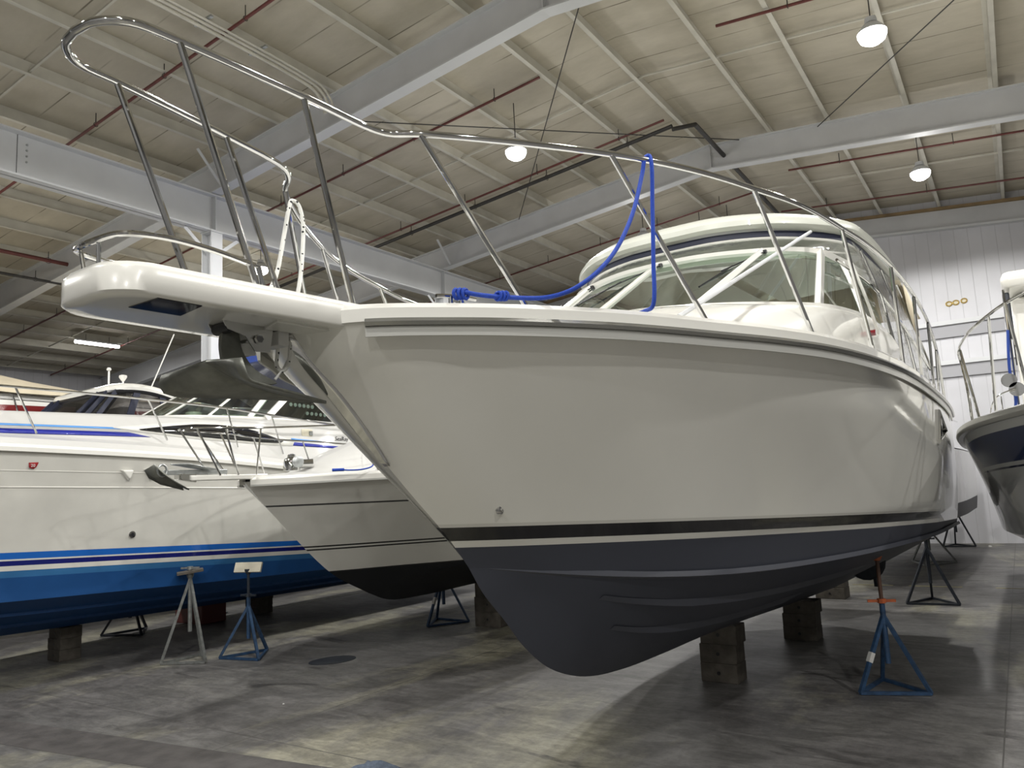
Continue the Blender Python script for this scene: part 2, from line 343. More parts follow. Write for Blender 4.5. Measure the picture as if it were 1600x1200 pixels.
# walls
def panel_wall_material():
    m = bpy.data.materials.new('white_metal_wall_panels'); m.use_nodes = True; nt = m.node_tree; b = nt.nodes['Principled BSDF']
    tc = nt.nodes.new('ShaderNodeTexCoord'); sp = nt.nodes.new('ShaderNodeSeparateXYZ'); nt.links.new(tc.outputs['Object'], sp.inputs[0])
    ad = nt.nodes.new('ShaderNodeMath'); ad.operation = 'ADD'; nt.links.new(sp.outputs['X'], ad.inputs[0]); nt.links.new(sp.outputs['Y'], ad.inputs[1])
    pp = nt.nodes.new('ShaderNodeMath'); pp.operation = 'PINGPONG'; pp.inputs[1].default_value = .165; nt.links.new(ad.outputs[0], pp.inputs[0])
    mr = nt.nodes.new('ShaderNodeMapRange'); mr.inputs['From Max'].default_value = .012; nt.links.new(pp.outputs[0], mr.inputs[0])
    n = nt.nodes.new('ShaderNodeTexNoise'); n.inputs['Scale'].default_value = .8; n.inputs['Detail'].default_value = 6; nt.links.new(tc.outputs['Object'], n.inputs[0])
    r = nt.nodes.new('ShaderNodeValToRGB'); r.color_ramp.elements[0].position = .3; r.color_ramp.elements[0].color = (.52, .52, .545, 1); r.color_ramp.elements[1].position = .65; r.color_ramp.elements[1].color = (.60, .60, .63, 1); nt.links.new(n.outputs[0], r.inputs[0])
    mx = nt.nodes.new('ShaderNodeMix'); mx.data_type = 'RGBA'; nt.links.new(mr.outputs[0], mx.inputs[0]); mx.inputs[6].default_value = (.45, .45, .47, 1); nt.links.new(r.outputs[0], mx.inputs[7])
    nt.links.new(mx.outputs[2], b.inputs['Base Color']); b.inputs['Roughness'].default_value = .45
    bp = nt.nodes.new('ShaderNodeBump'); bp.inputs['Strength'].default_value = .3; bp.inputs['Distance'].default_value = .01; nt.links.new(mr.outputs[0], bp.inputs['Height']); nt.links.new(bp.outputs[0], b.inputs['Normal'])
    return m
m_wall = panel_wall_material()
m_dimw = mat('dull_grey_block_wall', (.22, .22, .22), .7, noise=.15, nscale=1.5)
gab = [(XL, 0), (XR, 0), (XR, zt(XR)), (-5.2, zt(-5.2)), (XL, zt(XL))]
structure(MB().prism(gab, 1, YB, YB + .2).build('wall_back', m_wall, smooth=False))
structure(MB().prism(gab, 1, YF - .2, YF).build('wall_front', m_dimw, smooth=False))
structure(MB().prism([(YF, 0), (YB, 0), (YB, zt(XL)), (YF, zt(XL))], 0, XL - .2, XL).build('wall_left', m_wall, smooth=False))
structure(MB().prism([(YF, 0), (YB, 0), (YB, zt(XR)), (YF, zt(XR))], 0, XR, XR + .2).build('wall_right', m_dimw, smooth=False))
# girts on the back wall: face sheet above overhangs a grey channel
m_girt = mat('grey_wall_girt', (.36, .36, .38), .6)
k = 3
for z in (6.02, 4.90):
    structure(MB().box(((XL + XR) / 2, YB - .06, z - .17), (XR - XL, .12, .34)).build('trim_%d' % k, m_girt, smooth=False)); k += 1
    structure(MB().box(((XL + XR) / 2, YB - .11, z + .06), (XR - XL, .22, .12)).build('trim_%d' % k, m_steel, smooth=False)); k += 1
# end-wall rafter with rusty top edge
mb = MB(); m_rust = mat('tan_rusty_edge', (.26, .18, .09), .7, noise=.3, nscale=3)
mb2 = MB(); mb3 = MB()
for xa, xb in ((XL, -5.2), (-5.2, XR)):
    for b_, dz0, dz1, d in ((mb, -.60, -.08, .10), (mb2, -.08, .0, .2), (mb3, -.66, -.60, .22)):
        b_.add([(xa, YB, ridge_top(xa) + dz0), (xb, YB, ridge_top(xb) + dz0), (xb, YB, ridge_top(xb) + dz1), (xa, YB, ridge_top(xa) + dz1),
                (xa, YB - d, ridge_top(xa) + dz0), (xb, YB - d, ridge_top(xb) + dz0), (xb, YB - d, ridge_top(xb) + dz1), (xa, YB - d, ridge_top(xa) + dz1)],
               [(0, 1, 2, 3), (4, 7, 6, 5), (0, 4, 5, 1), (1, 5, 6, 2), (2, 6, 7, 3), (3, 7, 4, 0)])
structure(mb.build('trim_%d' % k, m_frame, smooth=False)); structure(mb2.build('trim_%d' % (k + 1), m_rust, smooth=False)); structure(mb3.build('trim_%d' % (k + 2), m_steel, smooth=False))

# roof frames: tapered I beams, web + flanges
def roof_beam(y, label):
    t = thing('roof_beam', (-5.2, y, 0), 0, label, 'beam', 'sloping roof beams', off=(-5.2, y, 0))
    web = MB(); fl = MB()
    ptop = [(XL, ridge_top(XL)), (-5.2, ridge_top(-5.2)), (XR, ridge_top(XR))]
    bot = lambda x: 9.20 - .100 * abs(x + 5.2)
    pbot = [(XL, bot(XL)), (-5.2, bot(-5.2)), (XR, bot(XR))]
    web.prism([*ptop, *pbot[::-1]], 1, y - .012, y + .012)
    for (a, b_) in zip(ptop, ptop[1:]): fl.beam((a[0], y, a[1] - .012), (b_[0], y, b_[1] - .012), .22, .024)
    for (a, b_) in zip(pbot, pbot[1:]): fl.beam((a[0], y, a[1] + .014), (b_[0], y, b_[1] + .014), .24, .028)
    web.build('web', m_frame, t, smooth=False); fl.build('flange', m_steel, t, smooth=False)
    st = MB()
    st.box((-5.2, y, 9.5), (.02, .22, .58)); st.build('splice_plate', m_frame, t, smooth=False)
    br = MB()
    for s in (-1, 1): st2 = br.beam((-12.9, y + s * .62, ridge_top(-12.9) + .02), (-12.9, y + s * .05, bot(-12.9) + .05), .07, .012)
    br.build('flange_brace', m_steel, t, smooth=False)
    return t
roof_beam(9.46, 'grey-white sloping roof beam nearest the camera, crossing above the bow rail')
roof_beam(17.0, 'grey-white sloping roof beam farther back, its ridge bend above the windshield')
roof_beam(1.9, 'grey-white sloping roof beam overhead behind the bow rail loop')
# girder on columns
t = thing('steel_girder', (-13.3, 6, 0), 0, 'deep white steel girder running from upper left down behind the bow rail posts', 'girder', off=(-13.3, 6, 0))
gx, gz0, gz1 = -13.3, 7.60, 8.385
MB().box((gx, 6.3, (gz0 + gz1) / 2), (.02, YB - YF, gz1 - gz0)).build('web', m_steel, t, smooth=False)
mb = MB().box((gx, 6.3, gz1 - .015), (.30, YB - YF, .03)).box((gx, 6.3, gz0 + .015), (.30, YB - YF, .03)); mb.build('flange', m_steel, t, smooth=False)
for y in (1.9, 9.46, 17.0):
    MB().box((gx, y, (gz0 + gz1) / 2), (.26, .02, gz1 - gz0 - .06)).build('stiffener', m_steel, t, smooth=False)
MB().box((gx + .012, 5.75, (gz0 + gz1) / 2), (.012, .006, .74)).build('splice_gap', m_black, t, smooth=False)
for i in range(4): MB().lathe([(.018, 0), (.018, .014)], (gx + .01, 5.9, 7.92 + i * .1), 8, Matrix.Rotation(PI / 2, 3, 'Y')).build('bolt', m_galvl, t)
def column(y, label):
    t = thing('steel_column', (gx, y, 0), 0, label, 'column', 'columns under the girder', off=(gx, y, 0))
    MB().box((gx, y, gz0 / 2), (.30, .02, gz0)).box((gx - .15, y, gz0 / 2), (.02, .26, gz0)).box((gx + .15, y, gz0 / 2), (.02, .26, gz0)).build('shaft', m_steel, t, smooth=False)
    MB().box((gx, y, .015), (.42, .42, .03)).build('base_plate', m_steel, t, smooth=False)
    MB().box((gx, y, gz0 - .012), (.36, .30, .024)).build('cap_plate', m_steel, t, smooth=False)
    for s in (-1, 1): MB().beam((gx + .0, y + s * .62, gz0 - .02), (gx, y + s * .14, gz0 - .42), .07, .014, up=(1, 0, 0)).build('knee_brace', m_steel, t, smooth=False)
column(9.46, 'white steel column under the girder, seen between the bow rail posts')
column(17.0, 'white steel column under the girder, mostly hidden behind the big bow')
column(-5.6, 'white steel column under the girder beside the nearest boats on the left')
# purlins
xs = [-3.85, -2.62] + [-1.13 + 1.52 * i for i in range(12)] + [-5.37, -6.62] + [-8.14 - 1.5 * i for i in range(16)]
xs = sorted(x for x in xs if XL + .3 < x < XR - .3)
ORD = ['first', 'second', 'third', 'fourth', 'fifth', 'sixth', 'seventh', 'eighth', 'ninth', 'tenth', 'eleventh', 'twelfth', 'thirteenth', 'fourteenth', 'fifteenth', 'sixteenth', 'seventeenth', 'eighteenth']
def PURL(x, i):
    if x < -13.3: return 'cream roof purlin, %s one left of the white girder' % ORD[sum(1 for q in xs if x < q < -13.3)]
    if x < -5.2: return 'cream roof purlin, %s one left of the roof ridge' % ORD[sum(1 for q in xs if x < q < -5.2)]
    return 'cream roof purlin, %s one right of the roof ridge' % ORD[sum(1 for q in xs if -5.2 < q < x)]
for i, x in enumerate(xs):
    z = ridge_top(x); mb = MB(); h = .238
    mb.box((x, (YB + YF) / 2, z + h / 2), (.012, YB - YF - .1, h)).box((x + .035, (YB + YF) / 2, z + .006), (.08, YB - YF - .1, .012)).box((x - .035, (YB + YF) / 2, z + h - .006), (.08, YB - YF - .1, .012))
    o = mb.build('roof_purlin', m_purl, None, smooth=False, loc=(x, (YB + YF) / 2, z))
    tag(o, PURL(x, i), 'purlin', 'roof purlins')
# bridging rods between purlins (mid bay), one per bay
for y in (5.6, 13.2, 20.8):
    mb = MB()
    for xa, xb in ((XL + .4, -5.2), (-5.2, XR - .4)): mb.beam((xa, y, ridge_top(xa) + .06), (xb, y, ridge_top(xb) + .06), .035, .035)
    tag(mb.build('purlin_bracing', m_purl, None, smooth=False, loc=(-5.2, y, 9.8)), {5.6: 'thin cream bracing bar under the roof deck nearest overhead', 13.2: 'thin cream bracing bar between the two visible roof beams', 20.8: 'thin cream bracing bar between the farther roof beam and the end wall'}[y], 'brace')
# sprinkler pipes
def pipe(pts, r, m, label, hang=None, group=None):
    t = thing('sprinkler_pipe', pts[0], 0, label, 'pipe', group, off=pts[0])
    MB().tube(pts, r, 8).build('pipe_run', m, t)
    hp = hang or []
    for p in hp:
        MB().tube([(p[0], p[1], p[2] + .005), (p[0], p[1], p[2] + .22)], .009, 6).tube([(p[0], p[1] + r * 1.5 * math.cos(a * PI / 4), p[2] + r * 1.5 * math.sin(a * PI / 4)) for a in range(8)], .006, 5, closed=True).build('pipe_hanger', m_dpipe, t)
    return t
def branch(y, xa, xb, label, dz=-.0, m=None, n=5, r=.026):
    zf = lambda x: ridge_top(x) - .06 + dz
    pts = [(xa, y, zf(xa))] + ([(-5.2, y, zf(-5.2))] if xa < -5.2 < xb else []) + [(xb, y, zf(xb))]
    hs = [(xa + (xb - xa) * (i + .5) / n, y, zf(xa + (xb - xa) * (i + .5) / n)) for i in range(n)]
    return pipe(pts, r, m or m_pipe, label, hs)
branch(7.0, -31, -5.9, 'thin red sprinkler pipe over the bow rail loop at upper left', n=12)
branch(11.6, -31, -6.6, 'thin red sprinkler pipe ending above the bow rail kink', n=12)
branch(12.0, -3.4, 15, 'thin red sprinkler pipe left of the brightest ceiling lamp', n=8)
branch(19.3, -4.0, 15, 'thin red sprinkler pipe under the second lamp on the right', n=8)
branch(22.6, -5.0, 15, 'thin red sprinkler pipe close to the end wall on the right', n=8)
branch(14.9, -31, -5.5, 'reddish sprinkler pipe beside the dark main, crossing to the second beam', n=12)
branch(15.1, -18, -5.4, 'thick dark iron main running up toward the ridge', dz=-.10, m=m_dpipe, n=6, r=.045)
pipe([(-5.4, 15.1, 9.55), (-4.9, 15.1, 9.5), (-4.9, 24.3, 9.35)], .05, m_dpipe, 'dark iron main turning along the ridge toward the end wall', [(-4.9, 17.6, 9.42), (-4.9, 20.5, 9.4)])
branch(20.4, -20, -5.2, 'thin red sprinkler pipe seen below the second roof beam', dz=-.05, n=8)
pipe([(-19.0, 2, 8.1), (-19.0, 23, 8.1)], .05, m_pipe, 'thick red sprinkler main running back above the boats at left', [(-19.0, 6 + 3 * i, 8.1) for i in range(5)])
pipe([(-19.6, 2, 7.75), (-19.6, 23, 7.75)], .035, m_dpipe, 'dark iron pipe just below the thick red main at left', [(-19.6, 6 + 3 * i, 7.75) for i in range(5)])
pipe([(-17.6, 4.2, 8.55), (-19.0, 7.4, 8.55), (-19.0, 7.4, 8.1)], .03, m_pipe, 'short red drop pipe joining the thick red main at far left')
# unit heater
t = thing('ceiling_heater', (-6.4, 20.6, 8.9), 0, 'small dark box heater hanging below the second roof beam above the hardtop', 'heater', off=(-6.4, 20.6, 8.9))
MB().box((-6.4, 20.6, 8.9), (1.0, .3, .16)).build('casing', m_black, t, bevel=.02); MB().tube([(-6.8, 20.6, 8.98), (-6.8, 20.6, 9.6)], .01, 6).tube([(-6.0, 20.6, 8.98), (-6.0, 20.6, 9.6)], .01, 6).build('hanger_rod', m_dpipe, t)
# big conduit bundle under a purlin at upper left
t = thing('conduit_run', (-8.4, 2, 9.3), 0, 'grey conduit bundle under a purlin bending down at the nearest beam', 'conduit', off=(-8.4, 2, 9.3))
for k2, (dx, r) in enumerate(((0, .032), (.11, .024), (.2, .02))):
    MB().tube(cr([(-9.6 + dx, 2.15, 9.27), (-9.6 + dx, 5, 9.27), (-9.6 + dx, 8.4, 9.27), (-9.6 + dx, 8.9, 9.2), (-9.6 + dx, 9.1, 9.0), (-9.6 + dx, 9.12, 8.88)], 6), r, 8).build('conduit', m_purl, t)
for i in range(6): MB().box((-9.5, 2.6 + i * 1.0, 9.32), (.42, .05, .03)).build('strap', m_galvl, t, smooth=False)
# cross-bracing rods
for nme, a, b_, lab in (('x', (-10.5, 9.6, 9.25), (-4.5, 16.9, 9.7), 'thin roof cross-brace rod rising to the right between the roof beams'), ('x', (-4.5, 9.6, 9.7), (-10.5, 16.9, 9.25), 'thin roof cross-brace rod falling to the right between the roof beams'), ('x', (-2.8, 16.8, 9.45), (2.5, 9.6, 9.0), 'thin roof cross-brace rod passing behind the brightest lamp'),):
    tag(MB().tube([a, b_], .011, 6).build('brace_rod', m_dpipe, loc=a), lab, 'rod')

# ------------------------------------------------------------------ lamps
m_lens = mat('lamp_lens', (1, 1, 1), .4, emit=(1.0, .98, .94), es=26.0)
def high_bay():
    t = thing('high_bay_lamp', (0, 0, 0), 0, '', 'lamp')
    MB().lathe([(.04, .22), (.08, .21), (.09, .13), (.06, .12)], n=20).build('ballast_housing', m_steel, t)
    MB().lathe([(.07, .12), (.12, .10), (.20, .0), (.205, -.02), (.19, -.02)], n=28).build('reflector', m_steel, t)
    MB().lathe([(.19, -.01), (.20, -.06), (.17, -.13), (.10, -.18), (.04, -.19)], n=28).build('lens', m_lens, t)
    MB().tube([(0, 0, .2), (0, 0, .95)], .009, 6).build('hanger', m_dpipe, t)
    return t
def lamp_lights(t, k=1.0, ko=1.0):
    a = bpy.data.lights.new('lamp_downlight', 'SPOT'); a.spot_size = math.radians(176); a.spot_blend = .12; a.shadow_soft_size = .11; a.energy = LAMP_DOWN * k; a.color = (1, .985, .955)
    o = bpy.data.objects.new('lamp_downlight', a); C.objects.link(o); o.parent = t; o.location = (0, 0, -.30)
    p = bpy.data.lights.new('lamp_sidelight', 'POINT'); p.energy = LAMP_OMNI * ko; p.shadow_soft_size = .14; p.color = (1, .985, .955)
    o = bpy.data.objects.new('lamp_sidelight', p); C.objects.link(o); o.parent = t; o.location = (0, 0, -.32)
lamp0 = high_bay(); used = False
LZ = 8.5
LAMPS = [(-1.1, 11.85, 'round high bay lamp, the brightest and nearest, at upper right'), (-1.1, 18.4, 'round high bay lamp below the nearest one on the right, before the end wall'),
         (-7.35, 11.85, 'round high bay lamp seen just under the bow rail near the middle'), (-16.2, 13.0, 'round high bay lamp glowing between the pulpit rail posts'),
         (-7.6, 18.4, None), (-1.1, 5.2, None), (-7.35, 5.2, None), (-1.1, -1.4, None), (-7.35, -1.4, None), (5.2, 11.85, None), (5.2, 5.2, None), (5.2, -1.4, None), (-1.1, -8, None), (5.2, -8, None), (-16.2, 5.2, None), (-16.2, -1.4, None)]
for x, y, lab in LAMPS:
    t = lamp0 if not used else copy_tree(lamp0); used = True
    t.location = (x, y, min(LZ, ridge_top(x) - .55))
    where = {11.85: 'in the nearest visible row', 18.4: 'in the far row', 5.2: 'overhead', -1.4: 'just behind the camera', -8: 'far behind the camera', 5.5: 'overhead', 13.0: 'in the nearest visible row'}[y]
    side = {-1.1: 'over the open aisle', -7.35: 'over the two middle boats', -7.6: 'over the two middle boats', 5.2: 'right of the aisle', 11: 'far right of the aisle', -16.2: 'left of the girder', -22.5: 'farthest left'}[x]
    relabel(t, lab or 'high bay lamp outside the picture, %s, %s' % (where, side))
for (x, y, lab), t in zip(LAMPS, [o for o in C.objects if o.name.startswith('high_bay_lamp')]): lamp_lights(t, .8 if x < -7 and y < 6 else 1.0)
t = thing('tube_lamp', (-26, 14.0, 7.7), 0, 'long glowing tube lamp hanging below the roof at far left', 'lamp', off=(-26, 14.0, 7.7))
MB().box((-26, 14, 7.76), (.16, 1.5, .05)).build('housing', m_steel, t, smooth=False); MB().tube([(-26, 13.25, 7.7), (-26, 14.75, 7.7)], .06, 12).build('tube', m_lens, t)
MB().tube([(-26, 13.6, 7.78), (-26, 13.6, 8.0)], .008, 5).tube([(-26, 14.4, 7.78), (-26, 14.4, 8.0)], .008, 5).build('hanger', m_dpipe, t)
a = bpy.data.lights.new('tube_light', 'AREA'); a.shape = 'RECTANGLE'; a.size = .12; a.size_y = 1.4; a.energy = 160; o = bpy.data.objects.new('tube_light', a); C.objects.link(o); o.parent = t; o.location = (0, 0, -.08)

# wall caps
m_brass = mat('yellow_brass', (.50, .36, .12), .35, metal=.6)
for (x, z, lab) in ((-1.17, 6.634, 'leftmost of the three small brass-rimmed caps high on the end wall'), (-1.0, 6.643, 'middle one of the three small brass-rimmed caps high on the end wall'), (-.80, 6.662, 'rightmost of the three small brass-rimmed caps high on the end wall')):
    t = thing('wall_cap', (x, YB, z), 0, lab, 'cap', off=(x, YB, z))
    R = Matrix.Rotation(PI / 2, 3, 'X')
    MB().tube([(x + .07 * math.cos(a * PI / 8), YB - .02, z + .06 * math.sin(a * PI / 8)) for a in range(16)], .02, 8, closed=True).build('rim', m_brass, t)
    MB().lathe([(.055, 0), (.05, .02)], (x, YB - .0, z), 14, R).build('plate', m_plyw, t)
#==BOATS==

# ------------------------------------------------------------------ boats
def sstep(a, b, x):
    t = min(1, max(0, (x - a) / (b - a))); return t * t * (3 - 2 * t)
class Hull:
    """all curves in the boat's own coordinates: x = half breadth, y aft, z up"""
    def __init__(s, stem, keel, chine, sheer, flare, nu=110, knuckle=None):
        s.stem = Curve3([(0, y, z) for y, z in stem])          # from chine start up to sheer start
        s.keel = Curve3([(0, y, z) for y, z in keel])          # from chine start down and aft
        s.chine = Curve3([(w_, y, z) for y, w_, z in chine]); s.sheer = Curve3([(w_, y, z) for y, w_, z in sheer])
        s.flare = flare; s.nu = nu; s.knuckle = knuckle
        s.us = [(i / nu) ** 1.5 for i in range(nu + 1)]
    def side(s, u, v):
        a, b = s.chine(u), s.sheer(u); p = a.lerp(b, v)
        k = (1 - u) ** 14
        if k > 1e-4:
            a0, b0 = s.chine(0), s.sheer(0); p = p + (s.stem(v) - a0.lerp(b0, v)) * k
        fu = s.flare
        F = 0
        for (u0, f0), (u1, f1) in zip(fu, fu[1:]):
            if u0 <= u <= u1: F = f0 + (f1 - f0) * sstep(u0, u1, u)
        p.x = max(0, p.x - F * math.sin(PI * v ** .8) * (1.0))
        if s.knuckle: p.x += s.knuckle(p.y, p.z)
        return p
    def bottom(s, u, q):
        a, b = s.keel(u), s.chine(u); p = a.lerp(b, q); p.x += 0.0; p.z += .045 * math.sin(PI * q) * min(1, u * 6) * (1 - 1.3 * sstep(.08, .40, u))
        return p
    def mesh(s, nv=34, nq=14):
        mb = MB()
        for sg in (1, -1):
            mb.grid([[Vector((sg * p.x, p.y, p.z)) for p in [s.side(u, v / nv) for v in range(nv + 1)]] for u in s.us])
            mb.grid([[Vector((sg * p.x, p.y, p.z)) for p in [s.bottom(u, q / nq) for q in range(nq + 1)]] for u in s.us])
        # transom
        sec = [s.bottom(1, q / nq) for q in range(nq + 1)] + [s.side(1, v / nv) for v in range(1, nv + 1)]
        mb.grid([[Vector((x_ * p.x, p.y, p.z)) for x_ in (-1, -.5, 0, .5, 1)] for p in sec])
        return mb
    def deck(s, camber=.07, inset=.03, dz=0.0, u1=1.0, n=9):
        rows = []
        for u in s.us:
            if u > u1: break
            p = s.sheer(u); w_ = max(0, p.x - inset)
            rows.append([Vector((w_ * t, p.y, p.z + dz + camber * (1 - t * t) * min(1, w_ / 1.2))) for t in [-1 + 2 * i / (n - 1) for i in range(n)]])
        return MB().grid(rows)
    def rim(s, r, dx=0, dz=0, u0=0, u1=1, n=90):
        P = [s.sheer(u0 + (u1 - u0) * i / n) for i in range(n + 1)]
        P = [Vector((p.x + dx, p.y, p.z + dz)) for p in P]
        return mirx(P)[::-1] + P
def sweep(pts, prof, mb=None):
    """sweep a 2D outline (outward, up) along a roughly horizontal path"""
    mb = mb or MB(); rows = []
    k = len(pts)
    for i, p in enumerate(pts):
        t = (pts[min(k - 1, i + 1)] - pts[max(0, i - 1)]); t.z = 0; t.normalize(); o_ = Vector((t.y, -t.x, 0))
        rows.append([p + o_ * a + Vector((0, 0, b_)) for a, b_ in prof])
    mb.grid(rows, close=True); n = len(prof); L = len(mb.v)
    mb.f.append(tuple(range(L - n * k, L - n * k + n))); mb.f.append(tuple(range(L - n, L)))
    return mb
YAW = math.radians(2.3)
def boat_frame(x, yo, label, name='motor_boat', group=None, yaw=YAW, cat='boat'):
    """x, yo in the rows' common frame (turned by yaw about the camera's foot point)"""
    loc = Matrix.Rotation(-yaw, 3, 'Z') @ Vector((x, yo, 0))
    return thing(name, loc, -yaw, label, cat, group, off=(0, yo, 0))
def place_local(x, y, z=0, yaw=YAW): return Matrix.Rotation(-yaw, 3, 'Z') @ Vector((x, y, z))
def railpost(mb, a, b, r=.0125): mb.tube([a, b], r, 8)

# ============ main boat ============
CX = -2.95; YO = 7.0
boat = boat_frame(CX, YO, 'large white cabin cruiser with black boot stripe and dark grey bottom, bow toward camera')
zs = lambda y: 2.955 - .016 * (y - 2.5)
sheer = [(2.33, 0.0, 2.93), (2.36, .17, 2.935), (2.47, .39, 2.94), (2.75, .65, 2.945), (2.98, .86, 2.94), (3.41, 1.15, 2.935), (3.73, 1.32, 2.93), (4.06, 1.47, 2.925), (4.45, 1.64, 2.92), (4.95, 1.80, 2.915), (5.5, 1.91, 2.905), (6.3, 1.98, 2.895), (7.2, 2.0, 2.88), (9.07, 1.95, 2.85), (10.6, 1.86, 2.83), (12.0, 1.74, 2.81)]
stem = [(3.62, 1.69), (3.45, 1.87), (3.13, 2.15), (2.83, 2.42), (2.60, 2.64), (2.42, 2.80), (2.33, 2.93)]
keel = [(3.62, 1.69), (3.75, 1.52), (3.95, 1.33), (4.15, 1.13), (4.40, .955), (4.68, .84), (5.0, .765), (5.5, .715), (6.2, .69), (7.1, .672), (8.2, .63), (9.6, .56), (12.0, .46)]
chine = [(3.62, 0.0, 1.69), (4.1, .33, 1.60), (4.6, .62, 1.53), (5.2, .90, 1.48), (5.9, 1.14, 1.452), (7.0, 1.42, 1.437), (8.0, 1.58, 1.43), (9.3, 1.69, 1.41), (12.0, 1.66, 1.36)]
def knuck(y, z):
    # moulded step: the forward topside panel stands proud and ends amidships
    edge_y = 9.3 - 3.2 * sstep(2.2, 2.8, z)
    return .024 * (1 - sstep(edge_y - .28, edge_y + .28, y)) * sstep(1.70, 1.80, z) * sstep(4.2, 6.0, y) * (1 - sstep(2.55, 2.75, z))
H1 = Hull(stem, keel, chine, sheer, [(0, 0), (.12, .07), (.3, .10), (.5, 0.02), (.75, -.05), (1, -.04)], nu=170, knuckle=knuck)
m_h1 = banded('topside_and_bottom_paint', [(0, (.052, .056, .072)), (1.815, (.62, .61, .56)), (1.852, (.006, .006, .008)), (1.925, (.62, .61, .56)), (1.94, (.006, .006, .008)), (1.946, (.77, .76, .705))], .045, 3.4 - YO, rough=.2, dirt=.02)
hull = H1.mesh(44, 16).build('hull', m_h1, boat, angle=28)
for q, u0, u1 in ((.42, .16, .55), (.70, .12, .62)):
    for sg in (1, -1):
        P = [H1.bottom(u0 + (u1 - u0) * i / 30, q) for i in range(31)]
        mb = MB(); rows = []
        for i, p in enumerate(P):
            k2 = min(1, min(i, 30 - i) / 6)
            rows.append([Vector((sg * (p.x - .03), p.y, p.z + .01)), Vector((sg * (p.x + .035 * k2), p.y, p.z - .022 * k2)), Vector((sg * (p.x + .04), p.y, p.z + .03))])
        mb.grid(rows).build('spray_strake', mat('grey_bottom_paint', (.052, .056, .072), .5), hull, off=(0, YO, 0))
# chine flat
for sg in (1, -1):
    rows = []
    for i in range(60):
        u = .012 + .988 * i / 59; p = H1.chine(u); k2 = min(1, i / 8)
        rows.append([Vector((sg * (p.x - .02), p.y, p.z - .015)), Vector((sg * (p.x + .045 * k2), p.y, p.z + .0)), Vector((sg * (p.x + .03 * k2), p.y, p.z + .035))])
    MB().grid(rows).build('chine_rail', MATS['grey_bottom_paint'], hull, off=(0, YO, 0))
H1.deck(.06, .01, .07).build('deck', m_gelm, boat)
# toe rail moulding above the rub rail + rub rail
P = H1.rim(0, u0=.026, n=140)
half = [p for p in P if p.x > 0]
half2 = [p for p in H1.rim(0, u0=.040, n=140) if p.x > 0]
for sg in (1, -1):
    hp = [Vector((sg * p.x, p.y, p.z)) for p in half]
    hp2 = [Vector((sg * p.x, p.y, p.z)) for p in half2]
    s_ = sg
    prof_toe = [(s_ * .015, -.0), (s_ * .02, .06), (s_ * .0, .085), (-s_ * .05, .09), (-s_ * .07, .06), (-s_ * .07, 0)]
    sweep(hp, prof_toe).build('toe_rail', m_gel, boat)
    sweep(hp2, [(s_ * .008, -.075), (s_ * .022, -.075), (s_ * .03, -.03), (s_ * .008, -.03)]).build('rub_rail_flange', m_rubv, boat)
    rr = sweep(hp2, [(s_ * .008, -.03), (s_ * .045, -.028), (s_ * .058, -.012), (s_ * .045, .006), (s_ * .008, .008)]).build('rub_rail', m_rub, boat)
# pulpit: rounded plank
def pulpit_outline(hw_tip, hw_base, y0, y1, r, n=7):
    pts = [(hw_base, y1)]
    cx = hw_tip - r
    for i in range(n + 1):
        a = PI / 2 * i / n; pts.append((cx + r * math.cos(a), y0 + r * 1.0 - r * math.sin(a)))
    return pts + [(-x, y) for x, y in pts[::-1]]
PZ = 3.055; PU = 2.925
out = pulpit_outline(.265, .275, 1.36, 2.62, .17)
out = [(.42, 2.95), (.31, 2.62)] + out[1:-1] + [(-.31, 2.62), (-.42, 2.95)]
mb = MB(); rows = []
ins = [(-.0, PU + .01), (-.012, PU), (-.0, PU + .006)]
def scaled(o_, d): # inset outline toward the axis
    return [((abs(x) - d) * (1 if x > 0 else -1), y + (d if y < 1.7 else 0)) for x, y in o_]
for d, z in ((.06, PU + .0), (.012, PU), (.0, PU + .012), (0, PZ - .03), (.012, PZ - .006), (.035, PZ), (.12, PZ)):
    rows.append([Vector((x, y, z)) for x, y in scaled(out, d)])
mb.grid(rows); n_ = len(out); mb.f.append(tuple(range(n_))); mb.f.append(tuple(range(len(mb.v) - n_, len(mb.v))))
pulpit = mb.build('bow_pulpit', m_gel, boat, angle=50)
MB().prism([(.232, 1.545), (.232, 1.73), (.03, 1.76), (.03, 1.54)][::-1], 2, PU - .004, PU + .02).build('anchor_hatch', m_dark, pulpit, off=(0, YO, 0), smooth=False)
for pts_ in ([(.22, 2.1), (.22, 2.5), (.1, 2.55), (.06, 2.15)],):
    MB().prism(pts_, 2, PU - .012, PU + .01).build('underside_pad', m_under, pulpit, off=(0, YO, 0), bevel=.004)
# anchor roller cheeks
mb = MB()
for s_ in (-.05, .06): mb.prism([(1.93, 2.94), (2.20, 2.94), (2.18, 2.81), (2.10, 2.805), (2.05, 2.87), (1.96, 2.89)], 0, s_ - .003, s_ + .003)
roller = mb.build('roller_bracket', m_alu, boat, smooth=False)
MB().tube([(-.07, 2.11, 2.862), (.085, 2.11, 2.862)], .012, 10).tube([(.07, 2.11, 2.862), (.085, 2.11, 2.862)], .02, 6).build('roller_bolt', m_chrome, roller, off=(0, YO, 0))
MB().tube([(-.05, 1.98, 2.905), (.06, 1.98, 2.905)], .028, 12).build('roller', m_black, roller, off=(0, YO, 0))
MB().box((.0, 2.26, 2.885), (.12, .06, .07)).build('roller_pad', m_gelm, roller, off=(0, YO, 0), bevel=.005)
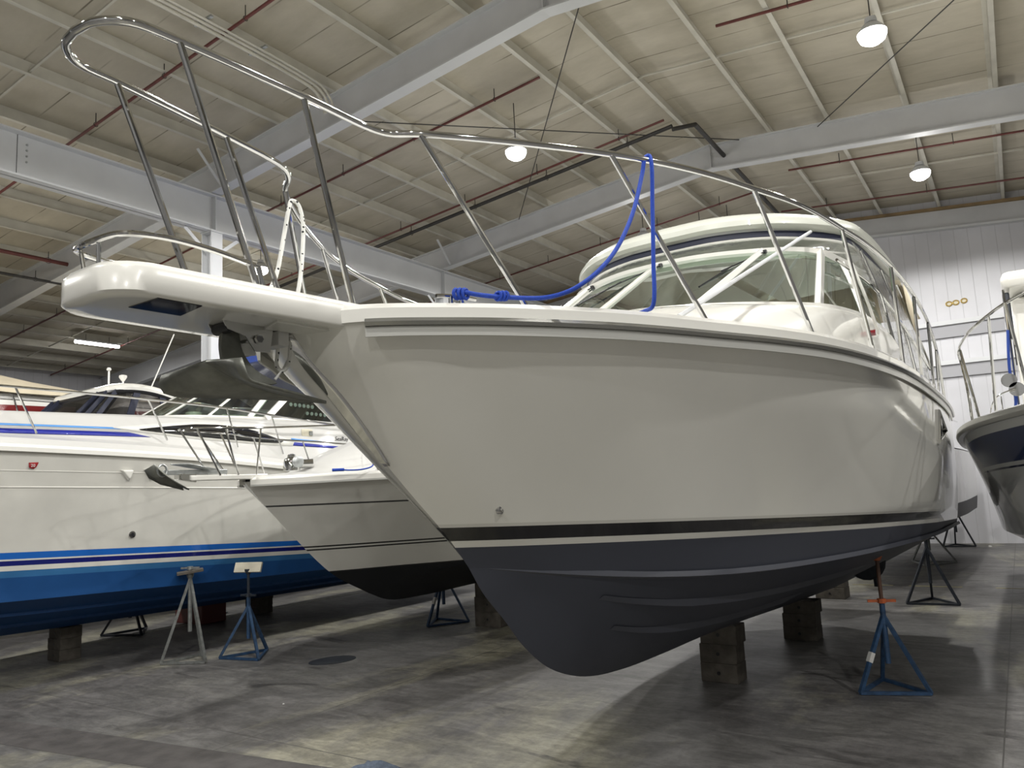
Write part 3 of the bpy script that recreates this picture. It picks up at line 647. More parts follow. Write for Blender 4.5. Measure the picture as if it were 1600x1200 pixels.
# stem guard plate (polished)
rows = []
for i in range(25):
    t = i / 24; p = H1.stem(1 - t * .5); w_ = .055 * (math.sin(PI * (.12 + .80 * t)) ** .7)
    
    rows.append([Vector((sg * w_, p.y + abs(sg) * .018 - .008, p.z + .0 - abs(sg) * .0)) for sg in (-1, -.6, -.25, 0, .25, .6, 1)])
for r_ in rows:
    for j, v_ in enumerate(r_):
        v_.y += abs(v_.x) * .55 - .012; v_.z -= .010
MB().grid(rows).build('stem_guard', m_chrome, boat, solid=.004)
# through-hull fitting
R90 = Matrix.Rotation(PI / 2, 3, 'Y')
def side_pt(Hh, y, z):
    best = None
    for i in range(0, 401):
        u = i / 400
        for v in (0, 1):
            pass
        a, b = Hh.side(u, .0), Hh.side(u, 1.0)
        v = (z - a.z) / (b.z - a.z)
        if 0 <= v <= 1:
            p = Hh.side(u, v); d = abs(p.y - y)
            if best is None or d < best[0]: best = (d, p, u, v)
    return best[1], best[2], best[3]
p, u_, v_ = side_pt(H1, 3.55, 2.02)
MB().lathe([(.024, -.01), (.024, .012), (.012, .014), (.012, .004)], p, 16, R90).build('through_hull', m_chrome, boat)
# windshield
def half_arc(pts, n=9):
    P = [Vector(p) for p in cr(pts, n)]; return mirx(P)[::-1][:-1] + P if abs(P[0].x) < 1e-4 else mirx(P)[::-1] + P
wb = half_arc([(0, 5.30, 3.44), (.45, 5.38, 3.44), (.9, 5.66, 3.445), (1.25, 6.05, 3.455), (1.47, 6.45, 3.47), (1.56, 7.0, 3.50), (1.60, 7.6, 3.52), (1.62, 8.4, 3.50)])
wt = half_arc([(0, 6.68, 4.18), (.4, 6.73, 4.18), (.8, 6.90, 4.18), (1.1, 7.10, 4.18), (1.30, 7.38, 4.18), (1.38, 7.75, 4.17), (1.43, 8.1, 4.16), (1.48, 8.6, 4.12)])
NW = len(wb)
trunk = half_arc([(0, 4.15, 3.03), (.5, 4.22, 3.03), (1.0, 4.6, 3.02), (1.3, 5.1, 3.01), (1.52, 5.9, 3.0), (1.62, 6.9, 2.98), (1.66, 8.0, 2.97), (1.68, 9.6, 2.96)])
assert len(trunk) == NW
rows = []
for j in range(9):
    t = j / 8; rows.append([Vector(((a.x * (1 - t) + b.x * 1.02 * t), a.y * (1 - t) + b.y * t, a.z + (b.z - .005 - a.z) * (1 - (1 - t) ** 1.9))) for a, b in zip(trunk, wb)])
tr = MB().grid(rows); top_idx = rows[-1]
tr.grid([rows[-1], [Vector((p.x * .5, p.y + .35, 3.47)) for p in rows[-1]], [Vector((p.x * .05, 7.6, 3.5)) for p in rows[-1]]])
tr.build('cabin_trunk', m_gel, boat)
ws = MB()
sweepf = lambda P, r: P
fr = MB().tube(wb, .022, 8); fr2 = MB()
prof = [(-.02, -.03), (.02, -.03), (.02, .03), (-.02, .03)]
wf = sweep(wt, [(-.03, -.075), (.012, -.08), (.03, .02), (-.012, .03)]); sweep(wb, [(-.02, -.02), (.03, -.02), (.025, .025), (-.02, .025)], wf)
wsf = wf.build('windshield_frame', m_gel, boat, smooth=False)
def wsp(i, t, o=0): return wb[i].lerp(wt[i], t) 
def idx(side, x):  # index on the bottom curve nearest half breadth x
    c_ = [i for i in range(NW) if (wb[i].x > 0) == (side > 0) or abs(wb[i].x) < 1e-3]
    return min(c_, key=lambda i: abs(abs(wb[i].x) - x) + (0 if wb[i].y < 7.8 else 5))
cuts = [0, idx(-1, 1.6), idx(-1, 1.47), idx(-1, .70), NW // 2, idx(1, .78), idx(1, 1.47), idx(1, 1.6), NW - 1]
cuts = sorted(set(cuts))
def near(P, x): return min((p for p in P if p.y < 7.9), key=lambda p: abs(p.x - x))
for xb_, xt_, wd in ((0, 0, .045), (.78, .90, .055), (-.78, -.90, .055), (1.47, 1.31, .085), (-1.47, -1.31, .085), (1.60, 1.42, .04), (-1.60, -1.42, .04)):
    pb = near(wb, xb_); pt_ = near(wt, xt_); tdir = (near(wb, xb_ + .12) - near(wb, xb_ - .12)).normalized()
    MB().beam(pb, pt_, wd, .05, up=tdir.cross(Vector((0, 0, 1)))).build('mullion', m_gel, wsf, off=(0, YO, 0), bevel=.008)
cuts = [c_ for c_ in cuts if abs(abs(wb[c_].x) - .7) > .15]
cuts2 = [c_ for c_ in cuts if c_ != NW // 2]
for a, b in zip(cuts2, cuts2[1:]):
    MB().grid([[wsp(i, t) for i in range(a, b + 1)] for t in (0, .5, 1)]).build('glass_pane', m_glass, wsf, off=(0, YO, 0), smooth=True)
# hard top
ht = half_arc([(0, 6.82, 0), (.5, 6.86, 0), (.95, 7.08, 0), (1.30, 7.45, 0), (1.53, 7.86, 0), (1.585, 8.3, 0), (1.585, 9.3, 0), (1.55, 10.6, 0)])
def htrow(dx, z, dzc=.0, dy=0.0):
    return [Vector((p.x * (1 - dx / 1.585), p.y + (dx + dy) * (1 if p.y < 8 else 0) * max(0, (8.0 - p.y)) / 1.2, z + dzc * (1 - (p.x / 1.585) ** 2))) for p in ht]
rows = [htrow(1.5, 4.44, .04), htrow(.8, 4.44, .04), htrow(.16, 4.43, .02), htrow(.10, 4.42, .02), htrow(.035, 4.435), htrow(.0, 4.465), htrow(.0, 4.515), htrow(.03, 4.55), htrow(.10, 4.585, .02), htrow(.4, 4.61, .05), htrow(.9, 4.64, .08), htrow(1.5, 4.65, .10)]
hb = MB().grid(rows)
nn = len(ht)
for k2 in (0, nn - 1): pass
back = [r_[0] for r_ in rows] + [r_[-1] for r_ in rows[::-1]]
hb.v += [tuple(v) for v in back]; L0 = len(hb.v) - len(back); hb.f.append(tuple(range(L0, L0 + len(back))))
hardtop = hb.build('hardtop', mat('cream_gelcoat', (.52, .53, .47), .35, coat=.5), boat, angle=40)
sweep([p for p in htrow(.11, 4.395)], [(-.012, -.026), (.012, -.026), (.012, .03), (-.012, .03)]).build('hardtop_trim', m_navy, hardtop, off=(0, YO, 0))
frp = [p for p in htrow(.11, 4.355)]
MB().tube(frp, .016, 8).build('hardtop_frame', m_gel, hardtop, off=(0, YO, 0))
# clear curtain between hardtop and windshield: bowed vinyl
topc = frp; res = []
def resamp(P, n):
    c_ = Curve3(P, 2); return [c_(i / (n - 1)) for i in range(n)]
A = resamp([p for p in wt], 61); B = resamp(frp, 61)
MB().grid([[a.lerp(b, t) + Vector((0, -.02 * math.sin(PI * t), 0)) for a, b in zip(A, B)] for t in (0, .33, .66, 1)]).build('clear_curtain', m_vinyl, boat)
for i in (6, 14, 46, 54): MB().tube([A[i], B[i]], .012, 8).build('curtain_post', m_gel, boat)
# port side support posts / enclosure
for sg in (1, -1):
    e = MB()
    e.tube([(sg * 1.50, 8.3, 4.36), (sg * 1.60, 8.6, 3.9), (sg * 1.66, 8.9, 3.2), (sg * 1.67, 9.0, 2.98)], .016, 8)
    e.tube([(sg * 1.50, 9.4, 4.38), (sg * 1.62, 9.9, 3.6), (sg * 1.66, 10.2, 2.98)], .016, 8)
    e.tube([(sg * 1.50, 10.4, 4.40), (sg * 1.66, 11.4, 3.4), (sg * 1.66, 11.5, 2.95)], .016, 8)
    e.tube(cr([(sg * 1.47, 7.3, 4.05), (sg * 1.58, 8.5, 3.95), (sg * 1.62, 10, 3.7), (sg * 1.64, 11.4, 3.4)], 6), .014, 8)
    e.build('enclosure_frame', m_chrome, boat)
    MB().grid([[(sg * 1.50, 7.9, 4.36), (sg * 1.50, 9.4, 4.37), (sg * 1.50, 10.4, 4.39)], [(sg * 1.60, 8.3, 3.9), (sg * 1.60, 9.7, 3.85), (sg * 1.62, 11.0, 3.7)], [(sg * 1.655, 8.6, 3.0), (sg * 1.655, 10.0, 3.0), (sg * 1.655, 11.4, 2.98)]]).build('side_curtain', m_vinyl, boat)
    # aft bimini flap, beige
    MB().grid([[(sg * 1.57, 10.4, 4.42), (sg * 1.55, 11.0, 4.36), (sg * 1.52, 11.6, 4.28)], [(sg * 1.58, 10.5, 4.1), (sg * 1.57, 11.0, 4.05), (sg * 1.55, 11.5, 4.0)], [(sg * 1.60, 10.8, 3.8), (sg * 1.60, 11.1, 3.8), (sg * 1.58, 11.3, 3.8)]]).build('canvas_flap', m_beige, boat, solid=.004)
    # grab rail with navigation light
    MB().tube(cr([(sg * 1.60, 7.25, 3.98), (sg * 1.66, 7.35, 3.7), (sg * 1.69, 7.55, 3.44), (sg * 1.68, 7.66, 3.37), (sg * 1.64, 7.52, 3.34)], 8), .014, 8).build('grab_rail', m_gel, boat)
    nl = MB().tube([(sg * 1.64, 7.46, 3.36), (sg * 1.70, 7.46, 3.36)], .028, 12).build('navigation_light', mat('red_lens' if sg > 0 else 'green_lens', (.16, .01, .015) if sg > 0 else (.01, .12, .05), .1, coat=1), boat)
# canvas behind the hard top
rows = [[Vector((x, y, 4.42 + .05 * (1 - (x / 1.55) ** 2) - .25 * ((y - 10.3) / 1.5))) for x in [-1.55 + 3.1 * i / 8 for i in range(9)]] for y in (10.3, 11.0, 11.8)]
MB().grid(rows).build('aft_canvas', m_beige, boat, solid=.01)
# cockpit coaming and stern moulding
mb = MB()
for sg in (1, -1): mb.box((sg * 1.60, 10.7, 3.0), (.16, 2.4, .20))
mb.box((0, 11.9, 2.98), (3.2, .2, .22)); mb.build('cockpit_coaming', m_gelm, boat, bevel=.04)
MB().box((0, 12.35, 1.75), (2.9, .75, .10)).build('swim_platform', m_gel, boat, bevel=.04)
# wipers
for x0, y0 in ((-.85, 0), (.05, 0), (1.05, 0)):
    i0 = min(range(NW), key=lambda i: abs(wt[i].x - x0) + (0 if wt[i].y < 7 else 9))
    a = wt[i0] + Vector((0, -.05, -.02)); tdir = (wt[i0 - 2] - wt[i0]).normalized()
    b_ = wb[i0].lerp(wt[i0], .62) + tdir * .30 + Vector((0, -.05, 0)); c_ = wb[i0].lerp(wt[i0], .35) + tdir * .42 + Vector((0, -.05, 0))
    wp = MB().tube([a, b_], .007, 6).box(a, (.03, .03, .03)).build('wiper_arm', m_black, wsf, off=(0, YO, 0))
    MB().tube([b_.lerp(a, .25) + Vector((0, -.01, 0)), c_], .008, 6).build('wiper_blade', m_black, wsf, off=(0, YO, 0))
# registration marks on the foredeck coaming
# diagonal pole from foredeck to hardtop
MB().tube([(1.22, 4.15, 3.08), (1.255, 7.36, 4.38)], .016, 8).build('support_pole', mat('frosted_white_tube', (.62, .63, .64), .3), boat)
# helm interior: dash, seats, cabin sides seen through the glass
mb = MB().box((0, 7.6, 3.35), (2.7, .5, .5)); mb.build('helm_dash', m_gelm, boat, bevel=.05)
mb = MB()
for x in (-.8, .8): mb.box((x, 9.2, 3.2), (.55, .55, .2)); mb.box((x, 9.5, 3.6), (.55, .12, .7))
mb.build('helm_seat', m_gelm, boat, bevel=.05)
MB().box((.95, 5.80, 3.475), (.42, .05, .02), rz=.75).build('deck_vent', m_black, boat, bevel=.005)
# cleats
def cleat(bt, x, y, z, rz, off):
    mb = MB(); R_ = Matrix.Rotation(rz, 3, 'Z')
    f = lambda a: Vector((x, y, z)) + R_ @ Vector(a)
    mb.tube([f(p) for p in cr([(-.11, 0, .045), (-.05, 0, .05), (.05, 0, .05), (.11, 0, .045)], 4)], .010, 8).tube([f((-.03, 0, 0)), f((-.03, 0, .05))], .012, 8).tube([f((.03, 0, 0)), f((.03, 0, .05))], .012, 8)
    return mb.build('cleat', m_chrome, bt)
cleat(boat, .63, 2.84, 3.03, 1.2, None); cleat(boat, -.63, 2.84, 3.03, -1.2, None)
# hull side window (triangular vent) port quarter
p, u_, v_ = side_pt(H1, 9.2, 2.55)
mb = MB(); tri = [(8.95, 2.70), (9.75, 2.52), (8.98, 2.38)]
pts3 = [side_pt(H1, y, z)[0] + Vector((.012, 0, 0)) for y, z in tri]
mb.tube([*pts3], .018, 8, closed=True).build('hull_window_frame', m_chrome, boat)
MB().add([q + Vector((.001, 0, 0)) for q in pts3], [(0, 1, 2)]).build('hull_window', m_tint, boat, solid=.004)

# bow rail
rail_h = [(.0, 1.325, 4.0), (.12, 1.345, 4.0), (.215, 1.43, 4.0), (.243, 1.62, 4.0), (.30, 2.2, 3.975), (.345, 2.58, 3.945), (.40, 2.66, 3.93), (.53, 2.74, 3.915), (.835, 3.09, 3.90), (1.16, 3.556, 3.893), (1.30, 3.80, 3.89), (1.45, 4.127, 3.884), (1.60, 4.56, 3.877), (1.745, 5.04, 3.869), (1.845, 5.72, 3.858), (1.90, 6.2, 3.851), (1.94, 7.15, 3.836), (1.93, 8.4, 3.80), (1.88, 9.7, 3.70), (1.83, 10.6, 3.45), (1.79, 11.1, 3.1), (1.78, 11.25, 2.90)]
RH = cr(rail_h, 6)
full = mirx(RH)[::-1][:-1] + RH
rail = MB().tube(full, .018, 12).build('bow_rail', m_chrome, boat)
RC = Curve3(rail_h, 6)
deckp = lambda x, y: (x, y, 3.03)
posts = [((.243, 1.62, 4.0), (.222, 2.0, 3.04)), ((.298, 2.2, 3.975), (.24, 2.53, 3.04)),
         ((.53, 2.74, 3.915), (.82, 3.19, 3.03)), ((1.16, 3.556, 3.893), (1.40, 4.12, 3.01)), ((1.60, 4.56, 3.877), (1.72, 5.15, 3.0)), ((1.845, 5.72, 3.858), (1.86, 6.35, 2.98)),
         ((1.94, 7.05, 3.838), (1.90, 7.4, 2.97)), ((1.93, 8.3, 3.80), (1.88, 8.6, 2.95)), ((1.89, 9.5, 3.72), (1.85, 9.7, 2.93)), ((1.84, 10.4, 3.52), (1.80, 10.5, 2.92))]
# the photograph shows these pairs: starboard/port posts at the pulpit
for i, (a, b_) in enumerate(posts):
    for sg in (1, -1):
        mb = MB().tube([(sg * a[0], a[1], a[2] - .01), (sg * b_[0], b_[1], b_[2])], .015, 10).lathe([(.03, 0), (.03, .006), (.015, .02)], (sg * b_[0], b_[1], b_[2] - .002), 12)
        mb.build('rail_post', m_chrome, rail, off=(0, YO, 0))
# low loop round the tip of the pulpit
low = [(.225, 2.0, 3.14), (.232, 1.75, 3.165), (.22, 1.55, 3.17), (.16, 1.43, 3.165), (.04, 1.385, 3.15), (0, 1.382, 3.15)]
lw_ = cr(low, 7); lw_ = lw_[:-1] + mirx(lw_)[::-1]
lr = MB().tube([(.225, 2.03, 3.04)] + lw_ + [(-.225, 2.03, 3.04)], .0125, 10).build('low_bow_rail', m_chrome, boat)
for sg in (1, -1): MB().tube([(sg * .07, 1.40, 3.155), (sg * .055, 1.41, 3.05)], .008, 8).lathe([(.022, 0), (.022, .006), (.01, .015)], (sg * .055, 1.41, 3.05), 10).build('low_rail_post', m_chrome, lr, off=(0, YO, 0))
# propeller-pocket gear under the stern
MB().lathe([(.22, -.03), (.24, 0), (.22, .03)], (.75, 10.6, 1.0), 18, Matrix.Rotation(PI / 2, 3, 'X')).tube([(.75, 9.9, 1.05), (.75, 10.7, .98)], .03, 8).build('propeller', m_jdark, boat)
MB().prism([(11.0, 1.1), (11.35, 1.1), (11.3, .62), (11.08, .62)], 0, .73, .77).build('rudder', m_jdark, boat)

# anchor in the pulpit
anc = thing('anchor', place_local(CX, 2.05, 2.63), -YAW, 'dark galvanised plough anchor hanging in the roller under the pulpit', 'anchor', off=(0, 2.05, 2.63))
heel = Vector((0, 1.90, 2.755)); tip = Vector((0, 2.56, 2.615)); mid1 = Vector((0, 2.07, 2.685)); mid2 = Vector((0, 2.28, 2.64))
for sg, nm in ((1, 'fluke'), (-1, 'fluke')):
    ridge = cr([heel, mid1, mid2, tip], 6)
    edge = [Vector((sg * a, b_, c_)) for a, b_, c_ in ((.29, 1.872, 2.722), (.31, 1.868, 2.70), (.312, 1.875, 2.665), (.298, 1.90, 2.640), (.27, 1.95, 2.635), (.20, 2.10, 2.632), (.11, 2.30, 2.628), (.05, 2.44, 2.622), (.012, 2.55, 2.616))]
    n = 19; R_ = Curve3(ridge, 1); E_ = Curve3(edge, 3)
    rows = [[R_(i / (n - 1)).lerp(E_(i / (n - 1)), t)  for t in (0, .25, .5, .75, 1)] for i in range(n)]
    MB().grid(rows).build('fluke', m_galv, anc, solid=.012)
for sg in (1, -1): MB().tube([(sg * .26, 1.875, 2.715), (sg * .08, 1.96, 2.735)], [.010, .018], 8).build('fluke_rib', m_galv, anc)
sh = [(2.26, 2.68), (2.14, 2.735), (2.075, 2.81), (2.055, 2.90), (2.05, 2.94), (1.99, 2.935), (1.965, 2.87), (1.965, 2.79), (1.99, 2.72), (2.07, 2.67)]
shc = [(p.x, p.y) for p in cr([(a, b_, 0) for a, b_ in sh], 4, closed=True)]
MB().prism(shc, 0, -.011, .011).build('shank', m_galv, anc, bevel=.004, angle=30)
MB().tube([(.02 * math.cos(a * PI / 6), 2.02, 2.93 + .035 * math.sin(a * PI / 6)) for a in range(12)], .007, 6, closed=True).build('shackle', m_chrome, anc)

# blue rope
def local_to_boat(p): return p
rope_pts = [(.66, 2.80, 3.09), (.74, 2.84, 3.062), (.80, 2.93, 3.055), (.88, 3.02, 3.05), (1.0, 3.06, 3.065), (1.10, 2.98, 3.02), (1.17, 2.93, 3.03), (1.20, 3.02, 3.085), (1.21, 3.15, 3.16), (1.215, 3.40, 3.36), (1.23, 3.60, 3.62), (1.25, 3.74, 3.86), (1.265, 3.775, 3.925), (1.285, 3.775, 3.912), (1.30, 3.76, 3.85), (1.30, 3.72, 3.6), (1.30, 3.68, 3.3), (1.31, 3.66, 3.08), (1.22, 3.74, 3.045), (1.0, 3.9, 3.06)]
rope_pts = [(.66, 2.80, 3.10), (.74, 2.87, 3.075), (.84, 3.00, 3.065), (.96, 3.13, 3.065), (1.06, 3.18, 3.085), (1.12, 3.22, 3.12), (1.17, 3.30, 3.19), (1.21, 3.43, 3.32), (1.245, 3.58, 3.54), (1.265, 3.70, 3.80), (1.27, 3.745, 3.905), (1.285, 3.76, 3.915), (1.30, 3.75, 3.87), (1.30, 3.72, 3.6), (1.30, 3.68, 3.3), (1.29, 3.66, 3.06), (1.2, 3.75, 3.055), (1.05, 3.85, 3.065)]
rp = thing('dock_line', place_local(CX, 2.9, 3.05), -YAW, 'bright blue dock line looped over the bow rail of the big boat', 'rope', off=(0, 2.9, 3.05))
MB().tube(cr(rope_pts, 8), .0115, 10).build('line', m_rope, rp)
kn = MB()
for a in range(3): kn.tube([(.80 + .02 * math.cos(t * PI / 5) + a * .012, 2.955 + a * .012, 3.072 + .02 * math.sin(t * PI / 5)) for t in range(10)], .008, 8, closed=True)
kn.build('knot', m_rope, rp); kn = MB()
for a in range(3): kn.tube([(.665 + a * .015, 2.80 + .022 * math.cos(t * PI / 5) + a * .015, 3.08 + .024 * math.sin(t * PI / 5)) for t in range(10)], .009, 8, closed=True)
kn.build('knot', m_rope, rp)
# white flecked line hung on the port rail
def fleck_material():
    m = mat('white_flecked_rope', (.72, .72, .68), .8, bump=.4, bscale=220)
    nt = m.node_tree; b = nt.nodes['Principled BSDF']; tc = nt.nodes.new('ShaderNodeTexCoord'); v = nt.nodes.new('ShaderNodeTexVoronoi'); v.inputs['Scale'].default_value = 34
    nt.links.new(tc.outputs['Object'], v.inputs['Vector']); lt = nt.nodes.new('ShaderNodeMath'); lt.operation = 'LESS_THAN'; lt.inputs[1].default_value = .23; nt.links.new(v.outputs['Distance'], lt.inputs[0])
    mx = nt.nodes.new('ShaderNodeMix'); mx.data_type = 'RGBA'; nt.links.new(lt.outputs[0], mx.inputs[0]); mx.inputs[6].default_value = (.72, .72, .68, 1); mx.inputs[7].default_value = (.01, .01, .012, 1); nt.links.new(mx.outputs[2], b.inputs['Base Color']); return m
wl = thing('anchor_line', place_local(CX, 2.6, 3.05), -YAW, 'white rope with black flecks looped high on the far bow rail post', 'rope', off=(0, 2.6, 3.05))
MB().tube(cr([(-.25, 2.30, 3.06), (-.36, 2.53, 3.30), (-.385, 2.62, 3.6), (-.385, 2.65, 3.74), (-.385, 2.67, 3.79), (-.375, 2.70, 3.78), (-.37, 2.73, 3.7), (-.36, 2.72, 3.5), (-.33, 2.66, 3.25), (-.28, 2.56, 3.06)], 8), .0115, 10).build('loop', fleck_material(), wl)
wl2 = thing('anchor_line', place_local(CX, 2.3, 2.75), -YAW, 'short end of white flecked rope dangling below the pulpit in front of the stem', 'rope', off=(0, 2.3, 2.75))
MB().tube(cr([(-.02, 2.29, 2.925), (-.02, 2.285, 2.84), (-.02, 2.28, 2.77), (-.01, 2.30, 2.745), (.0, 2.325, 2.77), (.0, 2.34, 2.85), (0, 2.345, 2.925)], 8), .0095, 10).build('loop', MATS['white_flecked_rope'], wl2)
MB().tube([(0, 2.34, 2.83), (-.005, 2.30, 2.75), (-.01, 2.26, 2.70)], [.004, .004, .007], 6).build('tail', m_gelm, wl2)
#==MORE==

# ============ small express boat between (boat with anchor sprit) ============
X2 = -7.6; Y2 = 9.0
b2 = boat_frame(X2, Y2, 'small white cruiser with black bottom and anchor sprit, behind the big stem', yaw=YAW)
H2 = Hull([(7.25, .86), (6.65, 1.17), (6.02, 1.71), (5.53, 2.19), (5.38, 2.35)],
          [(7.25, .86), (7.6, .73), (8.3, .69), (9.5, .70), (11.0, .68), (13.2, .62)],
          [(7.25, 0, .86), (7.7, .35, 1.02), (8.4, .85, 1.14), (9.3, 1.2, 1.16), (10.5, 1.36, 1.12), (13.2, 1.35, 1.06)],
          [(5.38, 0, 2.35), (5.44, .16, 2.35), (5.62, .42, 2.35), (5.95, .75, 2.355), (6.4, 1.05, 2.36), (7.0, 1.29, 2.37), (7.8, 1.45, 2.37), (9.5, 1.52, 2.34), (13.2, 1.45, 2.28)], [(0, 0), (.15, .06), (.4, .05), (1, -.03)], nu=80)
m_h2 = banded('small_cruiser_paint', [(0, (.012, .013, .015)), (1.215, (.66, .65, .60)), (1.500, (.03, .03, .03)), (1.512, (.66, .65, .60)), (1.53, (.03, .03, .03)), (1.545, (.66, .65, .60)), (2.05, (.05, .05, .05)), (2.066, (.66, .65, .60))], .012, 5.5 - Y2, rough=.25, dirt=.03)
hull2 = H2.mesh(30, 8).build('hull', m_h2, b2, angle=28)
H2.deck(.07, .0, .045).build('deck', m_gelm, b2)
hp = [p for p in H2.rim(0, u0=.0) if p.x > 0]
for sg in (1, -1):
    sweep([Vector((sg * p.x, p.y, p.z)) for p in hp], [(-sg * .03, -.03), (sg * .03, -.035), (sg * .035, .02), (sg * .005, .05), (-sg * .04, .05)]).build('toe_rail', m_gel, b2)
    sweep([Vector((sg * p.x, p.y, p.z)) for p in hp], [(sg * .0, -.055), (sg * .03, -.055), (sg * .035, -.035), (sg * .0, -.035)]).build('rub_rail', m_rubv, b2)
mb = MB().prism([(.13, 5.6), (.10, 5.0), (.075, 4.68), (-.075, 4.68), (-.10, 5.0), (-.13, 5.6)], 2, 2.375, 2.435); spr = mb.build('anchor_sprit', m_gel, b2, bevel=.012)
MB().prism([(4.55, 2.39), (4.75, 2.36), (4.75, 2.45), (4.55, 2.45)], 0, -.045, .045).tube([(-.055, 4.60, 2.42), (.055, 4.60, 2.42)], .035, 12).build('anchor_roller', m_chrome, b2)
mb = MB()
tk = half_arc([(0, 6.1, 2.43), (.4, 6.22, 2.43), (.8, 6.7, 2.43), (1.0, 7.3, 2.43), (1.1, 8.2, 2.43), (1.12, 9.5, 2.43)], 7); tt = half_arc([(0, 6.95, 2.78), (.3, 7.0, 2.78), (.62, 7.25, 2.79), (.8, 7.8, 2.82), (.88, 8.5, 2.85), (.9, 9.5, 2.86)], 7)
mb.grid([tk, [a.lerp(b, .5) + Vector((0, 0, .03)) for a, b in zip(tk, tt)], tt, [Vector((p.x * .4, p.y + .2, 2.87)) for p in tt], [Vector((0, 9.0, 2.9)) for p in tt]]).build('cabin_trunk', m_gelm, b2)
w1 = half_arc([(0, 8.3, 2.88), (.5, 8.4, 2.88), (.95, 8.9, 2.80), (1.12, 9.8, 2.72), (1.15, 10.8, 2.66)], 6); w2_ = half_arc([(0, 8.9, 3.35), (.45, 9.0, 3.35), (.85, 9.4, 3.33), (1.0, 10.0, 3.28), (1.05, 10.8, 3.2)], 6)
MB().grid([w1, w2_]).build('windshield_glass', m_glass, b2); MB().tube(w2_, .018, 8).tube(w1, .018, 8).build('windshield_frame', m_gel, b2)
MB().box((0, 10.8, 2.6), (2.3, .3, .7)).box((0, 12.9, 2.45), (2.6, .3, .35)).build('cockpit_coaming', m_gelm, b2, bevel=.04)
r2 = cr([(.0, 4.60, 2.93), (.14, 4.66, 2.93), (.24, 4.86, 2.93), (.36, 5.3, 2.935), (.52, 5.6, 2.94), (.80, 5.95, 2.945), (1.06, 6.4, 2.95), (1.27, 7.0, 2.95), (1.42, 7.9, 2.94), (1.46, 8.8, 2.85), (1.46, 9.3, 2.5)], 6)
rl2 = MB().tube(mirx(r2)[::-1][:-1] + r2, .0125, 10).build('bow_rail', m_chrome, b2)
for a, b_ in (((.16, 4.68, 2.93), (.10, 5.0, 2.43)), ((.26, 4.95, 2.93), (.11, 5.22, 2.43)), ((.38, 5.32, 2.935), (.16, 5.42, 2.43)), ((.95, 6.18, 2.95), (1.05, 6.45, 2.41)), ((1.34, 7.3, 2.95), (1.33, 7.5, 2.42)), ((1.45, 8.5, 2.9), (1.44, 8.6, 2.4))):
    for sg in (1, -1): MB().tube([(sg * a[0], a[1], a[2]), (sg * b_[0], b_[1], b_[2])], .0105, 8).build('rail_post', m_chrome, rl2, off=(0, Y2, 0))
wd = MB().lathe([(.10, 0), (.10, .10), (.085, .14), (.05, .16), (.05, .19), (.02, .20)], (.02, 6.02, 2.47), 20).tube([(-.02, 6.12, 2.55), (.10, 6.28, 2.55)], .055, 12).build('windlass', m_chrome, b2)
MB().lathe([(.055, -.03), (.07, -.02), (.045, 0), (.07, .02), (.055, .03)], (.14, 6.02, 2.57), 16, R90).build('chain_gypsy', m_galvl, wd, off=(0, Y2, 0))
# lettering beginning on the bow, partly hidden by the stem
def text(bt, body, size, pos, rot, m, name='lettering', ext=.002, shear=0, sx=1.0, off=None):
    cu = bpy.data.curves.new(name, 'FONT'); cu.body = body; cu.size = size; cu.extrude = ext; cu.shear = shear
    tmp = bpy.data.objects.new('tmp', cu); C.objects.link(tmp); dg = bpy.context.evaluated_depsgraph_get(); me = bpy.data.meshes.new_from_object(tmp.evaluated_get(dg)); bpy.data.objects.remove(tmp)
    me.materials.clear(); me.materials.append(m); o = bpy.data.objects.new(name, me); C.objects.link(o)
    if bt is not None: o.parent = bt
    o_ = Vector(OFF[bt.name]['off']) if off is None else Vector(off)
    o.matrix_local = Matrix.Translation(Vector(pos) - o_) @ rot.to_4x4() @ Matrix.Diagonal((sx, 1, 1, 1)); OFF[o.name] = dict(off=tuple(o_)); return o
def side_text(Hh, bt, body, size, y, z, m, shear=.2, sx=1.0, yaw_=None):
    p, u, v = side_pt(Hh, y, z); q, _, _ = side_pt(Hh, y + .25, z); up, _, _ = side_pt(Hh, y, z + .12)
    tx = (q - p).normalized(); ty = (up - p).normalized(); nz = tx.cross(ty).normalized(); ty = nz.cross(tx)
    R_ = Matrix((tx, ty, nz)).transposed()
    return text(bt, body, size, p + nz * .006, R_, m, shear=shear, sx=sx)
side_text(H2, b2, 'W.', .085, 6.72, 2.20, m_black, .35)
a2 = thing('anchor', place_local(X2, 4.5, 2.4), -YAW, 'grey wing anchor on the sprit of the small cruiser in front of the long boat', 'anchor', off=(0, 4.5, 2.4))
MB().beam((0, 4.40, 2.47), (0, 5.15, 2.47), .02, .05).build('shank', m_galvl, a2, bevel=.004)
for sg in (1, -1):
    MB().grid([[(0, 4.30, 2.55), (sg * .13, 4.27, 2.50), (sg * .17, 4.34, 2.42)], [(0, 4.42, 2.44), (sg * .12, 4.42, 2.39), (sg * .15, 4.46, 2.35)], [(0, 4.62, 2.31), (sg * .03, 4.64, 2.29), (sg * .05, 4.66, 2.28)]]).build('fluke', m_galv, a2, solid=.012)
MB().grid([[(-.03, 4.50, 2.56), (.11, 4.62, 2.56)], [(-.03, 4.85, 2.50), (.09, 5.0, 2.49)]]).build('wing_plate', m_galvl, a2, solid=.01)
MB().tube([(.02, 4.38 + .05 * math.cos(a * PI / 6), 2.49 + .06 * math.sin(a * PI / 6)) for a in range(12)], .012, 8, closed=True).build('shackle', m_galvl, a2)
rb = thing('dock_line', place_local(X2, 6.3, 2.45), -YAW, 'thin dark blue line sagging on the foredeck of the small cruiser', 'rope', off=(0, 6.3, 2.45))
